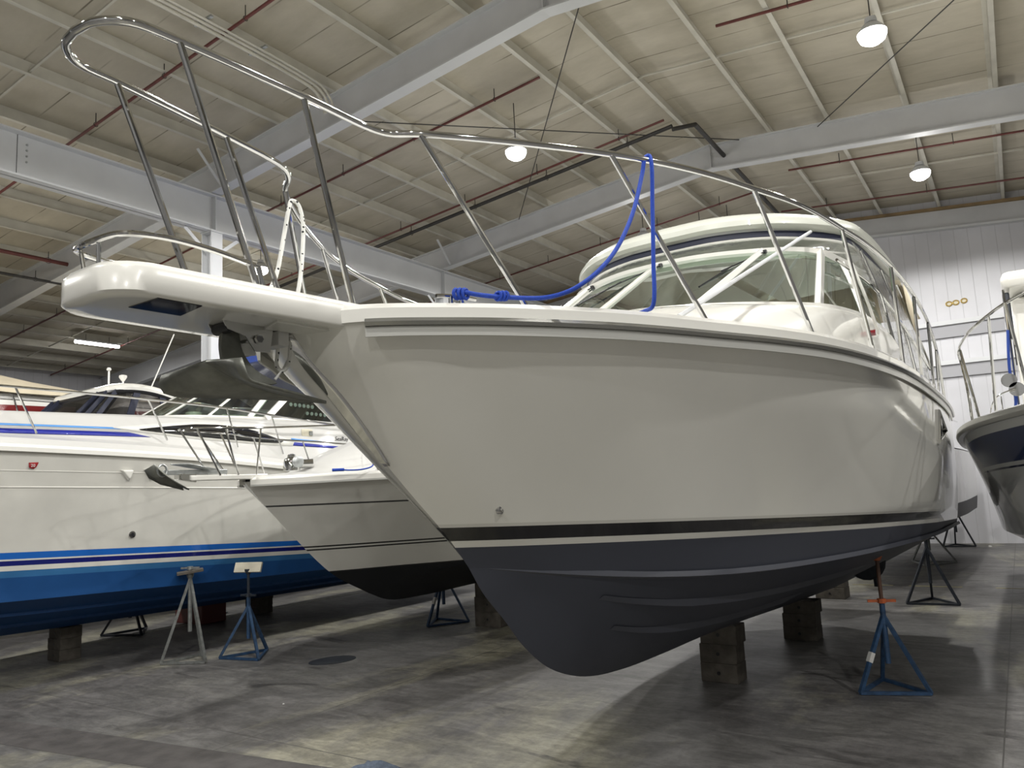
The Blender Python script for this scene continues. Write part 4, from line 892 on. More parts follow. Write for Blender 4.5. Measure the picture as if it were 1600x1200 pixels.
MB().tube(cr([(.92, 5.93, 2.44), (.98, 6.05, 2.425), (1.06, 6.2, 2.43), (1.06, 6.35, 2.47), (.95, 6.45, 2.58), (.72, 6.62, 2.76), (.66, 6.68, 2.80)], 8), .0085, 8).build('line', m_rope, rb)
MB().tube([(.90 + .01 * t, 5.88 + .016 * t, 2.432) for t in range(8)], .017, 8).build('splice', m_rope, rb)

# ============ long boat with blue bottom ============
X3 = -11.9; Y3 = 6.0
b3 = boat_frame(X3, Y3, 'long white cruiser with bright blue bottom and blue stripes at left', yaw=YAW)
H3 = Hull([(-.1, 1.55), (-.9, 2.2), (-1.6, 2.8), (-1.9, 3.06)],
          [(-.1, 1.55), (.4, 1.05), (1.2, .68), (2.4, .55), (4.0, .51), (7, .45), (10, .40), (13.5, .36)],
          [(-.1, 0, 1.55), (.8, .62, 1.34), (2.0, 1.15, 1.20), (3.4, 1.48, 1.12), (5, 1.64, 1.06), (8, 1.72, .96), (13.5, 1.74, .86)],
          [(-1.9, 0, 3.06), (-1.7, .3, 3.05), (-1.1, .85, 3.03), (0, 1.4, 3.0), (1.3, 1.75, 2.96), (2.6, 1.93, 2.93), (3.8, 2.0, 2.895), (6.15, 2.02, 2.775), (7.7, 2.0, 2.64), (9.3, 1.98, 2.46), (11, 1.95, 2.30), (13.5, 1.85, 2.2)], [(0, 0), (.15, .14), (.4, .06), (.6, -.0), (1, -.03)], nu=110)
BL = (.012, .12, .48); DB = (.008, .012, .14)
m_h3 = banded('long_cruiser_paint', [(0, (.010, .062, .20)), (1.37, (.03, .13, .30)), (1.45, (.66, .65, .60)), (1.505, DB), (1.565, (.66, .65, .60)), (1.59, BL), (1.665, (.66, .65, .60))], .050, 3.8 - Y3, rough=.25, dirt=.10)
hull3 = H3.mesh(30, 10).build('hull', m_h3, b3, angle=28)
for q in (.35, .68):
    P = [H3.bottom(.1 + .75 * i / 30, q) for i in range(31)]
    for sg in (1, -1): MB().grid([[Vector((sg * (p.x - .03), p.y, p.z + .01)), Vector((sg * (p.x + .04), p.y, p.z - .025)), Vector((sg * (p.x + .04), p.y, p.z + .03))] for p in P]).build('spray_strake', mat('blue_bottom_paint', (.010, .062, .20), .5, noise=.1), hull3, off=(0, Y3, 0))
def side_ledge(Hh, z_of_y, y0, y1, r, m, nm, hullob, yo, sides=(1, -1)):
    P = []
    n = 30
    for i in range(n + 1):
        y = y0 + (y1 - y0) * i / n; P.append(side_pt(Hh, y, z_of_y(y))[0])
    for sg in sides: MB().tube([Vector((sg * p.x, p.y, p.z)) for p in P], r, 6).build(nm, m, hullob, off=(0, yo, 0))
side_ledge(H3, lambda y: 2.62 - .035 * (y - 4), .5, 12.5, .008, m_gel, 'knuckle_moulding', hull3, Y3, (1,))
side_ledge(H3, lambda y: 2.43 - .035 * (y - 4), .5, 12.5, .010, m_gel, 'knuckle_moulding', hull3, Y3, (1,))
hp = [p for p in H3.rim(0, u0=.0, n=60) if p.x > 0]
for sg in (1, -1):
    sweep([Vector((sg * p.x, p.y, p.z)) for p in hp], [(-sg * .02, -.05), (sg * .045, -.05), (sg * .05, .0), (sg * .03, .035), (-sg * .02, .04)]).build('rub_rail', m_gel, b3)
# deck moulding: cap, side wall, crown
SH3 = H3.sheer
def zu(y): return 3.40 + .012 * (y - 6) if y > 1 else 3.34 - .03 * (1 - y)
yy = [-1.8 + 15.2 * i / 60 for i in range(61)]
def dk(y):
    p = SH3.at_y(y); w_ = p.x; k = min(1, w_ / 1.6); zl = p.z + .12; zz = max(zl + .02, zl + (zu(y) - zl) * sstep(-1.8, 2.5, y))
    return [(w_, p.z + .0), (w_ - .03, p.z + .05), (w_ - .06 * k, p.z + .055), (w_ - .09 * k, zl), (w_ - .26 * k, zl + .04), (w_ - .34 * k, zl + .07), (w_ - .50 * k, zz - .04), (w_ - .56 * k, zz), (w_ * .35, zz + .06), (0, zz + .08)]
rows = []
for y in yy:
    pr = dk(y); rows.append([Vector((x_, y, z_)) for x_, z_ in pr] + [Vector((-x_, y, z_)) for x_, z_ in pr[-2::-1]])
MB().grid(rows).build('deck', mat('toned_down_white_gelcoat', (.50, .495, .475), .4, coat=.25), b3, angle=40)  # even white lowered to offset the strong lamplight on this deck
def on_side(y, z, o=.008):
    pr = dk(y); (xa, za), (xb, zb) = pr[5], pr[6]; t = (z - za) / max(.01, zb - za); return Vector((xa + (xb - xa) * t + o, y, z))
def side_patch(top, bot, m, nm, parent, o=.008, solid=.004):
    n = 14; T_ = Curve3([(0, y, z) for y, z in top], 2); B_ = Curve3([(0, y, z) for y, z in bot], 2)
    rows = []
    for t in (0, .5, 1):
        rows.append([on_side(*(lambda p: (p.y, p.z))(T_(i / n).lerp(B_(i / n), t)), o) for i in range(n + 1)])
    return MB().grid(rows).build(nm, m, parent, solid=solid)
m_lb = mat('light_blue_stripe', (.10, .30, .68), .3, coat=.6); m_db = mat('dark_blue_stripe', (.01, .018, .26), .3, coat=.6)
side_patch([(-.5, 3.235), (5.3, 3.20)], [(-.5, 3.21), (5.35, 3.175)], m_lb, 'side_stripe', b3)
side_patch([(-.5, 3.165), (5.45, 3.135)], [(-.5, 3.10), (5.75, 3.075)], m_db, 'side_stripe', b3)
side_patch([(8.2, 3.12), (9.9, 3.02)], [(8.2, 3.095), (10.0, 3.005)], m_lb, 'side_stripe', b3)
side_patch([(7.95, 3.07), (9.4, 2.985)], [(7.8, 3.01), (9.5, 2.945)], m_db, 'side_stripe', b3)
wf3 = side_patch([(5.25, 3.20), (6.45, 3.325), (7.3, 3.31), (7.85, 3.19), (8.25, 3.06)], [(5.26, 3.19), (6.4, 3.07), (7.2, 3.03), (7.7, 3.0), (8.2, 2.99)], m_gel, 'window_surround', b3, .012, .014)
side_patch([(5.6, 3.185), (6.5, 3.29), (7.25, 3.27), (7.7, 3.17), (8.02, 3.065)], [(5.62, 3.17), (6.45, 3.10), (7.15, 3.06), (7.6, 3.035), (7.95, 3.03)], m_tint, 'cabin_window', b3, .022, .006)
MB().tube([on_side(7.0, 3.28, .03), on_side(6.97, 3.07, .03)], .010, 6).build('window_divider', m_gel, wf3, off=(0, Y3, 0))
# cabin socket plate and name lettering
q = on_side(8.55, 3.22, .012); MB().box(q, (.02, .22, .12)).build('outlet_plate', m_plyw, b3, bevel=.01); q = on_side(8.62, 3.21, .026); MB().box(q, (.02, .07, .07)).build('outlet_cover', m_jgrey, b3)
pA = on_side(9.15, 3.10, .012); nrm = Vector((.8, 0, .3)).normalized(); tx = Vector((0, 1, 0)); ty = nrm.cross(tx) ; R_ = Matrix((tx, ty, nrm)).transposed()
text(b3, 'SeaRay', .11, pA, R_, m_black, shear=.35)
text(b3, '~C', .11, pA + Vector((0, .58, -.02)), R_, m_black, shear=.35)
# badge on the hull side
p, _, _ = side_pt(H3, 4.13, 2.68)
bd = MB().add([p + Vector((.012, a, b_)) for a, b_ in ((-.055, .03), (.055, .035), (.03, -.02), (0, -.045), (-.05, -.03))], [(0, 1, 2, 3, 4)]).build('badge', mat('red_badge', (.35, .015, .02), .4), b3, solid=.003)
tx = Vector((0, 1, 0)); R_ = Matrix((tx, Vector((0, 0, 1)), Vector((1, 0, 0)))).transposed(); text(b3, '20', .05, p + Vector((.016, -.035, -.02)), R_, m_gelm)
for y in (5.25, 5.55, 3.7):
    p, _, _ = side_pt(H3, y, 2.55); MB().add([p + Vector((.0, -.09, .07)), p + Vector((.0, .09, .07)), p + Vector((-.01, .07, -.05)), p + Vector((.0, .04, -.09)), p + Vector((.07, -.07, .05)), p + Vector((.07, .07, .05)), p + Vector((.05, .05, -.03)), p + Vector((.05, .03, -.06))], [(0, 1, 5, 4), (4, 5, 6, 7), (1, 2, 6, 5), (2, 3, 7, 6), (3, 0, 4, 7)]).build('moulded_fairing', m_gel, b3, bevel=.01)
p, _, _ = side_pt(H3, 5.45, 1.77); MB().lathe([(.03, -.01), (.045, .0), (.045, .012), (.025, .016)], p, 16, R90).build('through_hull', m_chrome, b3); MB().lathe([(.024, .01), (.024, .018)], p, 14, R90).build('through_hull_bore', m_black, b3)
# windshield
wb3 = half_arc([(0, 6.5, 3.50), (.5, 6.6, 3.50), (.9, 7.1, 3.49), (1.08, 7.75, 3.48), (1.18, 8.3, 3.47), (1.22, 9.2, 3.44), (1.24, 10.3, 3.40)], 6)
wt3 = half_arc([(0, 7.35, 3.98), (.45, 7.4, 3.98), (.8, 7.75, 3.96), (.98, 8.2, 3.92), (1.05, 8.65, 3.90), (1.10, 9.4, 3.92), (1.14, 10.4, 3.90)], 6)
wfr = MB().tube(wb3, .026, 8).tube(wt3, .020, 8).build('windshield_frame', m_gel, b3)
MB().grid([wb3, wt3]).build('windshield_glass', m_glass, b3)
for k2 in (0, 6, 12, 18, 24, 30, 36, 42, 48, 54, 60, 66, 72):
    if k2 < len(wb3) and k2 in (24, 48, 30, 42, 18, 54): MB().beam(wb3[k2], wt3[k2], .10 if k2 in (54, 18) else .035, .03, up=(1, 0, 0)).build('mullion', m_gel, wfr, off=(0, Y3, 0))
MB().beam((.0, 9.9, 3.75), (1.0, 9.9, 3.75), .05, .5).build('helm_dash', m_black, b3) if False else None
MB().beam((1.19, 8.0, 3.47), (1.04, 8.55, 3.90), .11, .03, up=(1, 0, 0)).build('mullion', m_gel, wfr, off=(0, Y3, 0))
dash = MB().prism([(8.75, 3.40), (9.95, 3.40), (9.95, 3.94), (9.2, 3.90)], 0, -.2, .98).build('helm_dash', m_black, b3, bevel=.02)
m_reflect = mat('pale_reflection', (.80, .83, .88), .3)
# bright reflections put in as pale discs facing the helm side glass
for i in range(6): MB().lathe([(.034, 0), (.034, .012), (.026, .014)], (.985, 8.66 + i * .095, 3.765 - i * .004), 12, R90).build('reflection_disc', m_reflect, dash, off=(0, Y3, 0))
for i in range(6): MB().lathe([(.032, 0), (.032, .012), (.024, .014)], (.985, 9.02 + i * .10, 3.625 - i * .004), 12, R90).build('reflection_disc', m_reflect, dash, off=(0, Y3, 0))
MB().prism([(8.35, 3.45), (9.95, 3.45), (9.95, 3.92), (8.58, 3.84)], 0, .93, .975).build('side_console', m_black, dash, off=(0, Y3, 0))
MB().box((0, 12.2, 3.1), (3.0, .3, .8)).build('aft_coaming', m_gel, b3, bevel=.04)
MB().lathe([(.13, 0), (.13, .10), (.12, .12)], (.35, 7.2, 3.50), 20).build('deck_vent', m_gel, b3, bevel=.01)
# canvas top: blue, with dark curtain in front
ct = [[Vector((x, y, 4.62 + .30 * sstep(8.0, 10.5, y) - .10 * (x / 1.3) ** 4)) for x in [-1.3 + 2.6 * i / 10 for i in range(11)]] for y in (8.25, 9.0, 9.8, 10.6, 11.8)]
MB().grid(ct).build('canvas_top', m_bluec, b3, solid=.02)
sweep([Vector((1.3, y, 4.50 + .30 * sstep(8.0, 10.5, y))) for y in (8.2, 9, 9.8, 10.6, 11.8)], [(0, -.05), (.02, -.05), (.02, .05), (0, .05)]).build('canvas_valance', m_bluec, b3)
sweep([Vector((x, 8.22, 4.585)) for x in [-1.3 + .26 * i for i in range(11)]], [(-.01, -.06), (.015, -.06), (.015, .06), (-.01, .06)]).build('canvas_valance', m_bluec, b3)
m_curt = mat('dark_canvas_curtain', (.025, .028, .045), .35, coat=.4, bump=.5, bscale=8)
T3 = resamp([Vector(p) for p in [(-1.28, 8.4, 4.55), (0, 8.26, 4.58), (1.28, 8.4, 4.55), (1.28, 9.2, 4.6), (1.28, 10.6, 4.74)]], 30); Bq = resamp([p + Vector((0, .1, .04)) for p in wt3 if p.x > -1.1], 30)
MB().grid([[a.lerp(b, t) for a, b in zip(T3, Bq)] for t in (0, .5, 1)]).build('front_curtain', m_curt, b3)
MB().tube([(1.22, 9.35, 3.95), (1.27, 9.9, 4.45)], .03, 8).tube([(1.22, 10.2, 3.95), (1.27, 9.3, 4.05)], .03, 8).build('canvas_strap', m_bluec, b3)
MB().tube([(1.18, 9.3, 3.92), (1.26, 9.75, 4.55)], .014, 8).tube([(1.2, 10.4, 3.9), (1.27, 10.9, 4.7)], .014, 8).build('canvas_frame', m_chrome, b3)
# rail
r3 = cr([(0, -2.0, 3.75), (.4, -1.8, 3.75), (1.0, -1.0, 3.74), (1.5, .2, 3.72), (1.78, 2.0, 3.68), (1.86, 3.8, 3.62), (1.84, 5.7, 3.57), (1.78, 6.9, 3.52), (1.70, 7.9, 3.45), (1.62, 9.2, 3.36), (1.60, 10.2, 3.32), (1.60, 10.8, 3.2)], 6)
rl3 = MB().tube(mirx(r3)[::-1][:-1] + r3, .0165, 10).build('bow_rail', m_chrome, b3)
for a, b_ in (((1.86, 3.95, 3.615), (1.74, 4.25, 3.08)), ((1.84, 5.6, 3.57), (1.72, 5.95, 3.03)), ((1.79, 6.85, 3.52), (1.70, 7.1, 2.95)), ((1.72, 7.7, 3.46), (1.68, 7.95, 2.85)), ((1.80, 2.2, 3.68), (1.70, 2.5, 3.12)), ((1.52, .3, 3.72), (1.40, .5, 3.15)), ((1.61, 9.9, 3.33), (1.60, 10.0, 2.75))):
    for sg in (1, -1): MB().tube([(sg * a[0], a[1], a[2]), (sg * b_[0], b_[1], b_[2])], .0125, 8).build('rail_post', m_chrome, rl3, off=(0, Y3, 0))

# ============ boats behind the long one ============
def plain_hull(bt, yo, y0, y1, hb, zsr, zk, m, name='hull', bow=-1):
    L_ = y1 - y0
    Hh = Hull([(y0 + .12 * L_, zk + .75), (y0 + .06 * L_, zk + 1.2), (y0 + .0, zsr + .1)], [(y0 + .12 * L_, zk + .75), (y0 + .2 * L_, zk + .2), (y0 + .35 * L_, zk + .05), (y1, zk)],
              [(y0 + .12 * L_, 0, zk + .75), (y0 + .3 * L_, hb * .62, zk + .58), (y0 + .55 * L_, hb * .88, zk + .52), (y1, hb * .88, zk + .5)],
              [(y0, 0, zsr + .1), (y0 + .02 * L_, hb * .2, zsr + .1), (y0 + .12 * L_, hb * .62, zsr + .08), (y0 + .3 * L_, hb * .92, zsr + .04), (y0 + .5 * L_, hb, zsr), (y1, hb * .93, zsr - .05)], [(0, 0), (.2, .1), (.5, 0), (1, -.03)], nu=60)
    ho = Hh.mesh(16, 6).build(name, m, bt); Hh.deck(.1, .0, .02).build('deck', m_gelm, bt)
    return Hh
b7 = boat_frame(-17.0, 9.0, 'white motor boat with rounded hardtop and dark smoked side curtains behind the long boat', yaw=YAW)
plain_hull(b7, 9, 3.0, 14.5, 1.75, 3.1, .6, banded('hardtop_boat_paint', [(0, (.02, .03, .08)), (1.4, (.68, .67, .63)), (1.5, (.68, .67, .63))], .03, 0))
def B7(px): return px
tb = half_arc([(0, 7.85, 0), (.7, 7.86, 0), (1.2, 7.92, 0), (1.42, 8.15, 0), (1.45, 8.7, 0), (1.43, 9.4, 0)], 7)
def hz(y): return 4.56 - .16 * abs((y - 8.4) / .9) ** 2.0
rows = [[Vector((p.x * k_, p.y + (1 - k_) * .6 * (1 if p.y < 9 else 0), hz(p.y) + dz)) for p in tb] for k_, dz in ((.96, -.06), (1.0, -.03), (1.0, .03), (.95, .10), (.8, .15), (.4, .18), (.02, .19))]
MB().grid(rows).build('hardtop', m_gel, b7, solid=.01)
bb = half_arc([(0, 7.35, 3.95), (.7, 7.38, 3.95), (1.25, 7.45, 3.95), (1.5, 7.75, 3.95), (1.55, 8.6, 3.95), (1.55, 9.5, 3.95)], 7)
tp = [Vector((p.x * .97, p.y, hz(p.y) - .05)) for p in tb]
cur = MB().grid([bb, tp]).build('smoked_curtain', m_smoke, b7)
for k2 in (2, 8, 14, 20, 24, 28, 46, 50, 54, 60, 66, 68):
    if k2 < len(bb): MB().beam(bb[k2], tp[k2], .14, .03, up=(1, 0, 0)).build('curtain_seam', m_navy, cur, off=(0, 9, 0))
MB().tube(tp, .05, 8).build('curtain_edge', m_black, b7)
mb = MB(); mb.box((0, 9.6, 3.5), (3.1, 4.4, .9)); mb.build('cabin_side', m_gelm, b7, bevel=.1)
MB().box((0, 8.6, 4.05), (1.4, .4, .4)).build('helm_seat', m_gelm, b7, bevel=.05)
MB().tube([(.8, 8.15, 4.6), (.8, 8.15, 5.0)], .02, 8).lathe([(.04, 0), (.05, .03), (.03, .06)], (.8, 8.15, 5.0), 12).build('light_mast', m_gel, b7)
MB().tube([(.9, 8.4, 4.6), (.9, 8.4, 4.78)], .02, 8).lathe([(.03, 0), (.08, .08), (.08, .12), (.03, .14)], (.9, 8.4, 4.78), 16).build('dome_antenna', m_gel, b7)
MB().tube([(1.3, 8.75, 4.5), (1.32, 9.3, 5.85)], .014, 8).build('whip_antenna', m_gel, b7)
b6 = boat_frame(-20.65, 7.0, 'white boat with maroon stripe under a beige canvas tent, farthest left', yaw=YAW)
plain_hull(b6, 7, 3.0, 14.0, 1.7, 4.6, .9, banded('maroon_stripe_paint', [(0, (.10, .02, .02)), (1.5, (.68, .67, .63)), (4.36, (.16, .02, .02)), (4.50, (.68, .67, .63))], .0, 0))
rows = []
for i in range(15):
    y = 3.2 + 10.0 * i / 14; top = 5.42 - .22 * max(0, (y - 7.6)) - .10 * max(0, (7.2 - y))
    rows.append([Vector((x, y, 4.78 + (max(top, 4.95) - 4.78) * (1 - abs(x / 1.8) ** 2.2) + .03 * math.sin(y * 2.2))) for x in [-1.78 + 3.56 * j / 12 for j in range(13)]])
MB().grid(rows).build('canvas_cover', m_beige, b6, solid=.01)
MB().box((0, 8.5, 4.65), (3.2, 8.6, .4)).build('cabin_side', m_gelm, b6, bevel=.08)
r6 = cr([(1.7, 3.6, 4.9), (1.72, 6, 4.8), (1.72, 9, 4.7)], 6); MB().tube(r6, .02, 8).tube([(1.7, 5, 4.85), (1.7, 5.2, 4.1)], .018, 8).tube([(1.7, 7.4, 4.76), (1.7, 7.6, 4.1)], .018, 8).build('side_rail', m_chrome, b6)

# boat beyond the big one's stern
b5 = boat_frame(-3.2, 17.5, 'white boat with black bottom just past the stern of the big one', yaw=YAW)
H5 = plain_hull(b5, 17.5, 13.4, 22.5, 1.44, 2.45, .55, banded('stern_boat_paint', [(0, (.02, .02, .022)), (1.36, (.62, .61, .57)), (1.40, (.62, .61, .57))], .0, 0))
MB().box((0, 19.0, 2.75), (2.1, 5.0, .7)).build('cabin', m_gelm, b5, bevel=.1)
MB().box((1.0, 15.5, 2.75), (.7, .6, .55)).build('deck_locker', m_rubv, b5, bevel=.08)
r5 = cr([(1.2, 14.8, 3.0), (1.38, 16.5, 3.05), (1.40, 19, 3.05)], 6); MB().tube(r5, .014, 8).tube([(1.27, 15.3, 3.03), (1.24, 15.3, 2.4)], .012, 8).tube([(1.39, 17, 3.05), (1.38, 17, 2.4)], .012, 8).build('side_rail', m_chrome, b5)

# ============ navy-striped boat at right edge ============
b4 = boat_frame(1.05, 11.0, 'grey-white boat with broad navy stripe, cut off by the right edge', yaw=0)
H4 = Hull([(9.0, 1.35), (8.4, 1.8), (7.8, 2.25), (7.35, 2.70)], [(9.0, 1.35), (9.4, .95), (10, .7), (11, .6), (13, .55), (18, .5)],
          [(9.0, 0, 1.35), (9.6, .48, 1.33), (10.4, .88, 1.30), (11.5, 1.20, 1.26), (13, 1.36, 1.22), (18, 1.42, 1.15)],
          [(7.35, 0, 2.70), (7.5, .30, 2.70), (7.9, .66, 2.66), (8.46, .96, 2.625), (8.87, 1.15, 2.605), (9.58, 1.41, 2.57), (10.6, 1.59, 2.52), (12, 1.66, 2.45), (14, 1.67, 2.42), (18, 1.6, 2.4)], [(0, 0), (.15, .05), (.35, .03), (1, -.03)], nu=90)
m_h4 = banded('navy_stripe_paint', [(0, (.05, .055, .06)), (1.05, (.58, .59, .59)), (2.13, (.015, .022, .06)), (2.165, (.58, .59, .59)), (2.20, (.018, .032, .10)), (2.50, (.58, .59, .59))], .05, 8.46 - 11, rough=.22)
hull4 = H4.mesh(30, 8).build('hull', m_h4, b4, angle=28)
H4.deck(.08, .0, .03).build('deck', m_gelm, b4)
hp = [p for p in H4.rim(0, u0=.0, n=70) if p.x > 0]
for sg in (1, -1): sweep([Vector((sg * p.x, p.y, p.z)) for p in hp], [(-sg * .02, -.055), (sg * .035, -.055), (sg * .055, -.02), (sg * .045, .03), (-sg * .0, .05), (-sg * .03, .05)]).build('rub_rail', m_rub, b4)
r4 = cr([(0, 7.25, 3.70), (.40, 7.4, 3.68), (.85, 8.1, 3.63), (.95, 8.25, 3.61), (1.114, 8.8, 3.61), (1.345, 9.6, 3.57), (1.50, 10.5, 3.52), (1.53, 10.8, 3.47), (1.52, 10.85, 3.40), (1.47, 10.45, 3.0), (1.45, 10.2, 2.6)], 7)
rl4 = MB().tube(mirx(r4)[::-1][:-1] + r4, .0155, 10).build('bow_rail', m_chrome, b4)
for a, b_ in (((1.50, 10.6, 3.50), (1.36, 9.65, 2.62)), ((1.0, 8.35, 3.61), (.90, 8.6, 2.66)), ((1.15, 8.95, 3.60), (1.2, 9.3, 2.64)), ((.5, 7.5, 3.67), (.45, 7.8, 2.7))):
    for sg in (1, -1): MB().tube([(sg * a[0], a[1], a[2]), (sg * b_[0], b_[1], b_[2])], .0145, 8).build('rail_post', m_chrome, rl4, off=(0, 11, 0))
cb = MB().prism([(12.0, 2.45), (16, 2.45), (16, 4.35), (12.3, 4.35)], 0, -.93, .93).build('cabin', m_gel, b4, bevel=.05)
MB().prism([(13, 3.5), (13, 4.1), (15.5, 4.1), (15.5, 3.5)], 0, -.94, -.90).build('cabin_window', m_tint, cb, off=(0, 11, 0))
MB().box((0, 13.9, 4.50), (2.0, 4.4, .22)).build('cabin_roof', m_gel, b4, bevel=.09)
MB().box((-.96, 11.95, 4.05), (.08, .12, .62)).build('roof_post', m_jdark, b4, bevel=.02)
MB().tube([(-.98, 11.9, 4.4), (-.98, 11.85, 2.6)], .016, 8).build('roof_pole', m_chrome, b4)
MB().tube(cr([(-.99, 11.85, 3.85), (-1.02, 11.8, 3.5), (-1.03, 11.8, 3.3), (-1.01, 11.8, 2.9), (-1.10, 11.7, 2.56)], 6), .02, 6).build('canvas_tie', m_bluec, b4)
for dx, z in ((0, 3.17), (.07, 3.05)):
    MB().lathe([(.03, .0), (.05, .10), (.09, .14), (.085, .14)], (-1.05 + dx, 11.7, z), 16, Matrix.Rotation(PI / 2, 3, 'X')).build('deck_light', m_chrome, b4)
MB().tube(cr([(-1.0, 11.4, 3.05), (-1.2, 11.6, 2.98), (-1.30, 11.9, 2.80), (-1.32, 11.9, 2.5)], 6), .009, 6).tube([(-1.16, 11.6, 2.98), (-1.16, 11.6, 2.5)], .009, 6).build('side_rail', m_chrome, b4)

# ------------------------------------------------------------------ boat stands
def stand(x, y, rz, h, base, label, mleg=m_jblue, mtop=m_jblue, post=.35, nut=None, pad=m_wood, padsize=(.34, .24), padtilt=.35, padrz=0.0, legs=3, paint=True, sticker=False):
    """welded tripod boat stand: triangular foot ring, three legs to a pipe, threaded post with nut and tilting pad"""
    t = thing('boat_stand', (x, y, 0), rz, label, 'boat stand')
    zt_ = h - post
    pts = [Vector((base * .58 * math.cos(PI / 2 + k_ * 2 * PI / legs), base * .58 * math.sin(PI / 2 + k_ * 2 * PI / legs), .02)) for k_ in range(legs)]
    for k_ in range(legs):
        MB().beam(pts[k_], (0, 0, zt_ - .02), .035, .035).build('leg', mleg, t, smooth=False)
        MB().beam(pts[k_], pts[(k_ + 1) % legs], .035, .03).build('foot_bar', mleg, t, smooth=False)
    MB().tube([(0, 0, zt_ * .35), (0, 0, zt_ + .10)], .027, 12).build('pipe', mleg, t)
    MB().tube([(0, 0, zt_), (0, 0, h - .03)], .019, 12).build('screw', mtop, t)
    MB().tube([(0, 0, zt_ + .10), (0, 0, zt_ + .14)], .042, 8).beam((-.13, 0, zt_ + .12), (.13, 0, zt_ + .12), .025, .025).build('nut_handle', nut or mtop, t, smooth=False)
    M = Matrix.Rotation(padrz, 3, 'Z') @ Matrix.Rotation(padtilt, 3, 'Y')
    mb = MB(); mb.v = []; b8 = MB().box((0, 0, 0), (padsize[0], padsize[1], .035)); mb.add([Vector((0, 0, h)) + M @ Vector(v) for v in b8.v], b8.f); mb.build('pad', pad, t, smooth=False, bevel=.004)
    MB().lathe([(.03, -.09), (.05, -.05), (.05, -.02)], (0, 0, h), 12).build('pad_socket', nut or mtop, t)
    if sticker: MB().beam(pts[1] * .62 + Vector((0, 0, zt_ * .38)), pts[1] * .50 + Vector((0, 0, zt_ * .50)), .045, .045).build('sticker', m_gelm, t, smooth=False)
    return t
stand(-1.30, 8.50, .35, 1.33, .62, 'blue boat stand with orange nut and post propping the big hull at right foreground', mtop=mat('rusty_post', (.08, .04, .025), .6), nut=m_orange, post=.60, pad=m_orange, padsize=(.14, .12), padtilt=-.55, sticker=True)
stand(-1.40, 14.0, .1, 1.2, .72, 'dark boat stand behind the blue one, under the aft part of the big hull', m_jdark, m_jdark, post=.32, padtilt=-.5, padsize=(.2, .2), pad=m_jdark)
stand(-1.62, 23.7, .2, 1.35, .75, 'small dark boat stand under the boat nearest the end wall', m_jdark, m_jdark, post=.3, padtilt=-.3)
stand(-1.9, 19.6, .9, 1.0, .9, 'dark boat stand half hidden past the big stern, one thick leg showing', m_jgrey, m_jdark, post=.2, padtilt=-.3)
stand(-9.78, 6.62, .5, 1.20, .62, 'bare grey steel boat stand with brown tilted pad beside the long boat', m_jgrey, m_jgrey, post=.07, pad=m_wood, padsize=(.34, .26), padtilt=-.1, padrz=.5)
stand(-9.18, 7.12, .2, 1.21, .66, 'blue boat stand with pale plywood pad beside the long boat', m_jblue, m_jdark, post=.50, pad=m_plyw, padsize=(.14, .42), padtilt=1.2, padrz=-1.45)
stand(-8.12, 10.12, 1.0, 1.15, .70, 'blue boat stand in shadow under the small cruiser beside timber blocks', m_jblue, m_jdark, post=.3, padtilt=-.4, sticker=True)
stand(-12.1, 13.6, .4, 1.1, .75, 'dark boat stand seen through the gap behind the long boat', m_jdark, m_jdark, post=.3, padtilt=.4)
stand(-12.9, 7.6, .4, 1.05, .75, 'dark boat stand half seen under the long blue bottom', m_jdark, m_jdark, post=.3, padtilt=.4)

# ------------------------------------------------------------------ keel blocks
def block(x, y, z, d, rz, label, group, m=m_wood):
    o = MB().box((0, 0, d[2] / 2), d).build('timber_block', m, None, smooth=False, bevel=.008)
    # checked end grain: a bolt hole in the face
    o.location = (x, y, z); o.rotation_euler = (0, 0, rz); tag(o, label, 'timber block', group)
    MB().lathe([(.02, 0), (.02, .004)], (0, -d[1] / 2 - .001, d[2] / 2), 8, Matrix.Rotation(PI / 2, 3, 'X')).build('bolt_hole', m_black, o)
    return o
def stack(x, y, n, d, where, rz=-YAW, tops=None):
    z = 0; names = {1: ['only'], 2: ['lower', 'upper'], 3: ['bottom', 'middle', 'top'], 4: ['bottom', 'second', 'third', 'top']}[n]
    for i in range(n):
        h = d[2]; block(x + (.02 if i == n - 1 else 0), y, z, d, rz + (.04 * (i % 2)), '%s weathered timber block of the stack %s' % (names[i], where), 'blocks of the stack %s' % where); z += h + .0005
P1 = place_local(-3.22, 8.18); stack(P1.x, P1.y, 3, (.40, .28, .195), 'under the forefoot of the big hull')
P2 = place_local(-3.05, 10.6); stack(P2.x, P2.y, 3, (.42, .30, .165), 'halfway back under the big keel')
P3 = place_local(-3.5, 14.1); stack(P3.x, P3.y, 3, (.48, .36, .18), 'behind the big boat seen below its transom')
stack(-11.85, 6.0, 3, (.36, .30, .155), 'under the long blue-bottomed boat at left')
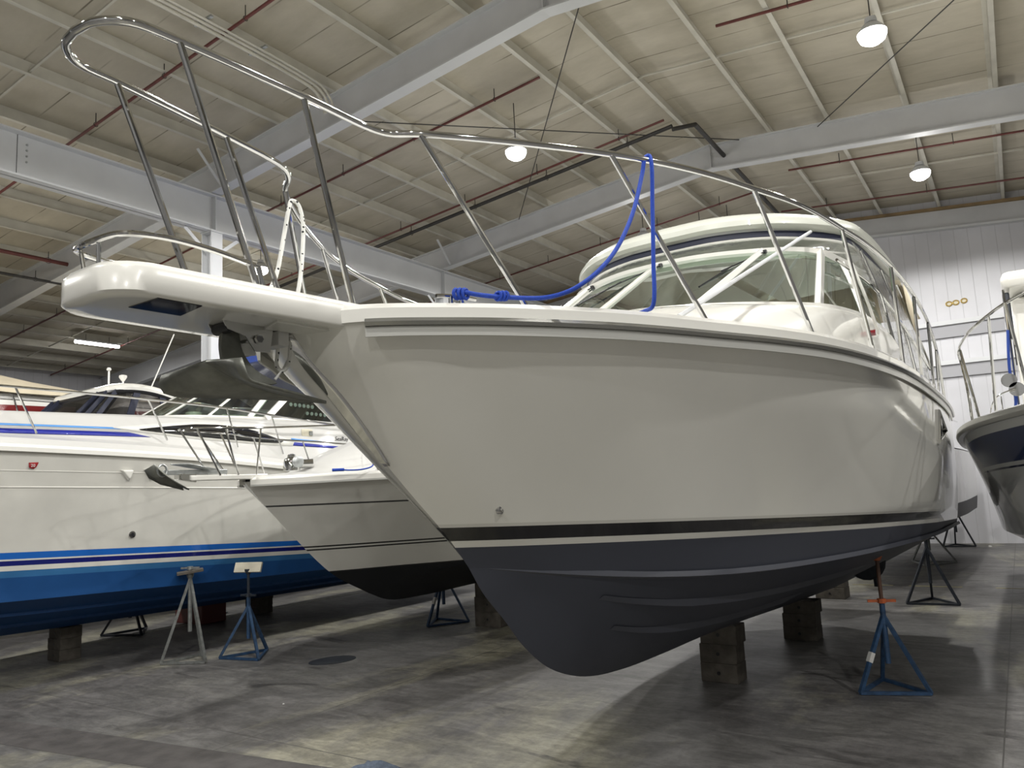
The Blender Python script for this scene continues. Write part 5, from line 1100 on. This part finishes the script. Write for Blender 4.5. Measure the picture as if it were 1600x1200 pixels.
stack(-12.45, 9.9, 3, (.38, .34, .13), 'farther back under the long blue-bottomed boat')
stack(-7.2, 10.25, 3, (.50, .40, .225), 'under the small cruiser beside the big stem')
tag(MB().box((0, 0, .37), (.14, .14, .74)).build('timber_post', m_jdark, None, smooth=False, loc=(0, 0, 0)), 'dark upright post under the small cruiser just left of the big stem', 'post').location = (-6.75, 10.2, 0)
bx = MB().box((0, 0, .17), (.8, .5, .34)).build('tool_chest', mat('dull_red_paint', (.12, .025, .02), .5), None, smooth=False, bevel=.015); bx.location = (-12.75, 8.85, 0); tag(bx, 'dull red chest on the floor behind the long blue bottom', 'chest')
MB().box((0, 0, .33), (.82, .52, .03)).build('lid', mat('dull_red_lid', (.14, .03, .025), .45), bx, bevel=.005)
# floor things
dp = MB().lathe([(.5, 0), (.5, .006), (.48, .009)], n=36).build('floor_mat', m_jdark, None); dp.location = (-7.84, 7.4, 0); dp.scale = (.45, .62, 1); dp.rotation_euler = (0, 0, -.5); tag(dp, 'thin dark oval plate lying on the floor right of the blue stand', 'floor plate')
rg = MB()
rows = []
for i in range(13):
    for_ = []
    for j in range(13):
        x = (i - 6) / 6; y = (j - 6) / 6; r_ = max(abs(x), abs(y)); z = .085 * max(0, 1 - r_) ** .8 + .012 * math.sin(7 * x + 2 * y) * (1 - r_) + .004
        for_.append(Vector((x * .20 + .02 * math.sin(5 * y), y * .16 + .02 * math.sin(4 * x), z)))
    rows.append(for_)
cl = rg.grid(rows).build('rag', mat('faded_denim_cloth', (.11, .14, .19), .9, noise=.3, nscale=30, bump=.5, bscale=120), None, solid=.004); cl.location = (-4.47, 4.62, 0); tag(cl, 'crumpled faded blue rag on the floor at the bottom edge', 'rag')
for (x, y, s_, lab) in ((-6.76, 5.68, .012, 'tiny white scrap on the floor left of centre'), (-.9, 23.6, .05, 'small white scrap on the floor near the end wall')):
    sc = MB().lathe([(s_, 0), (s_ * .8, s_ * .5), (s_ * .3, s_ * .7)], n=7).build('paper_scrap', m_gelm, None); sc.location = (x, y, 0); tag(sc, lab, 'scrap')
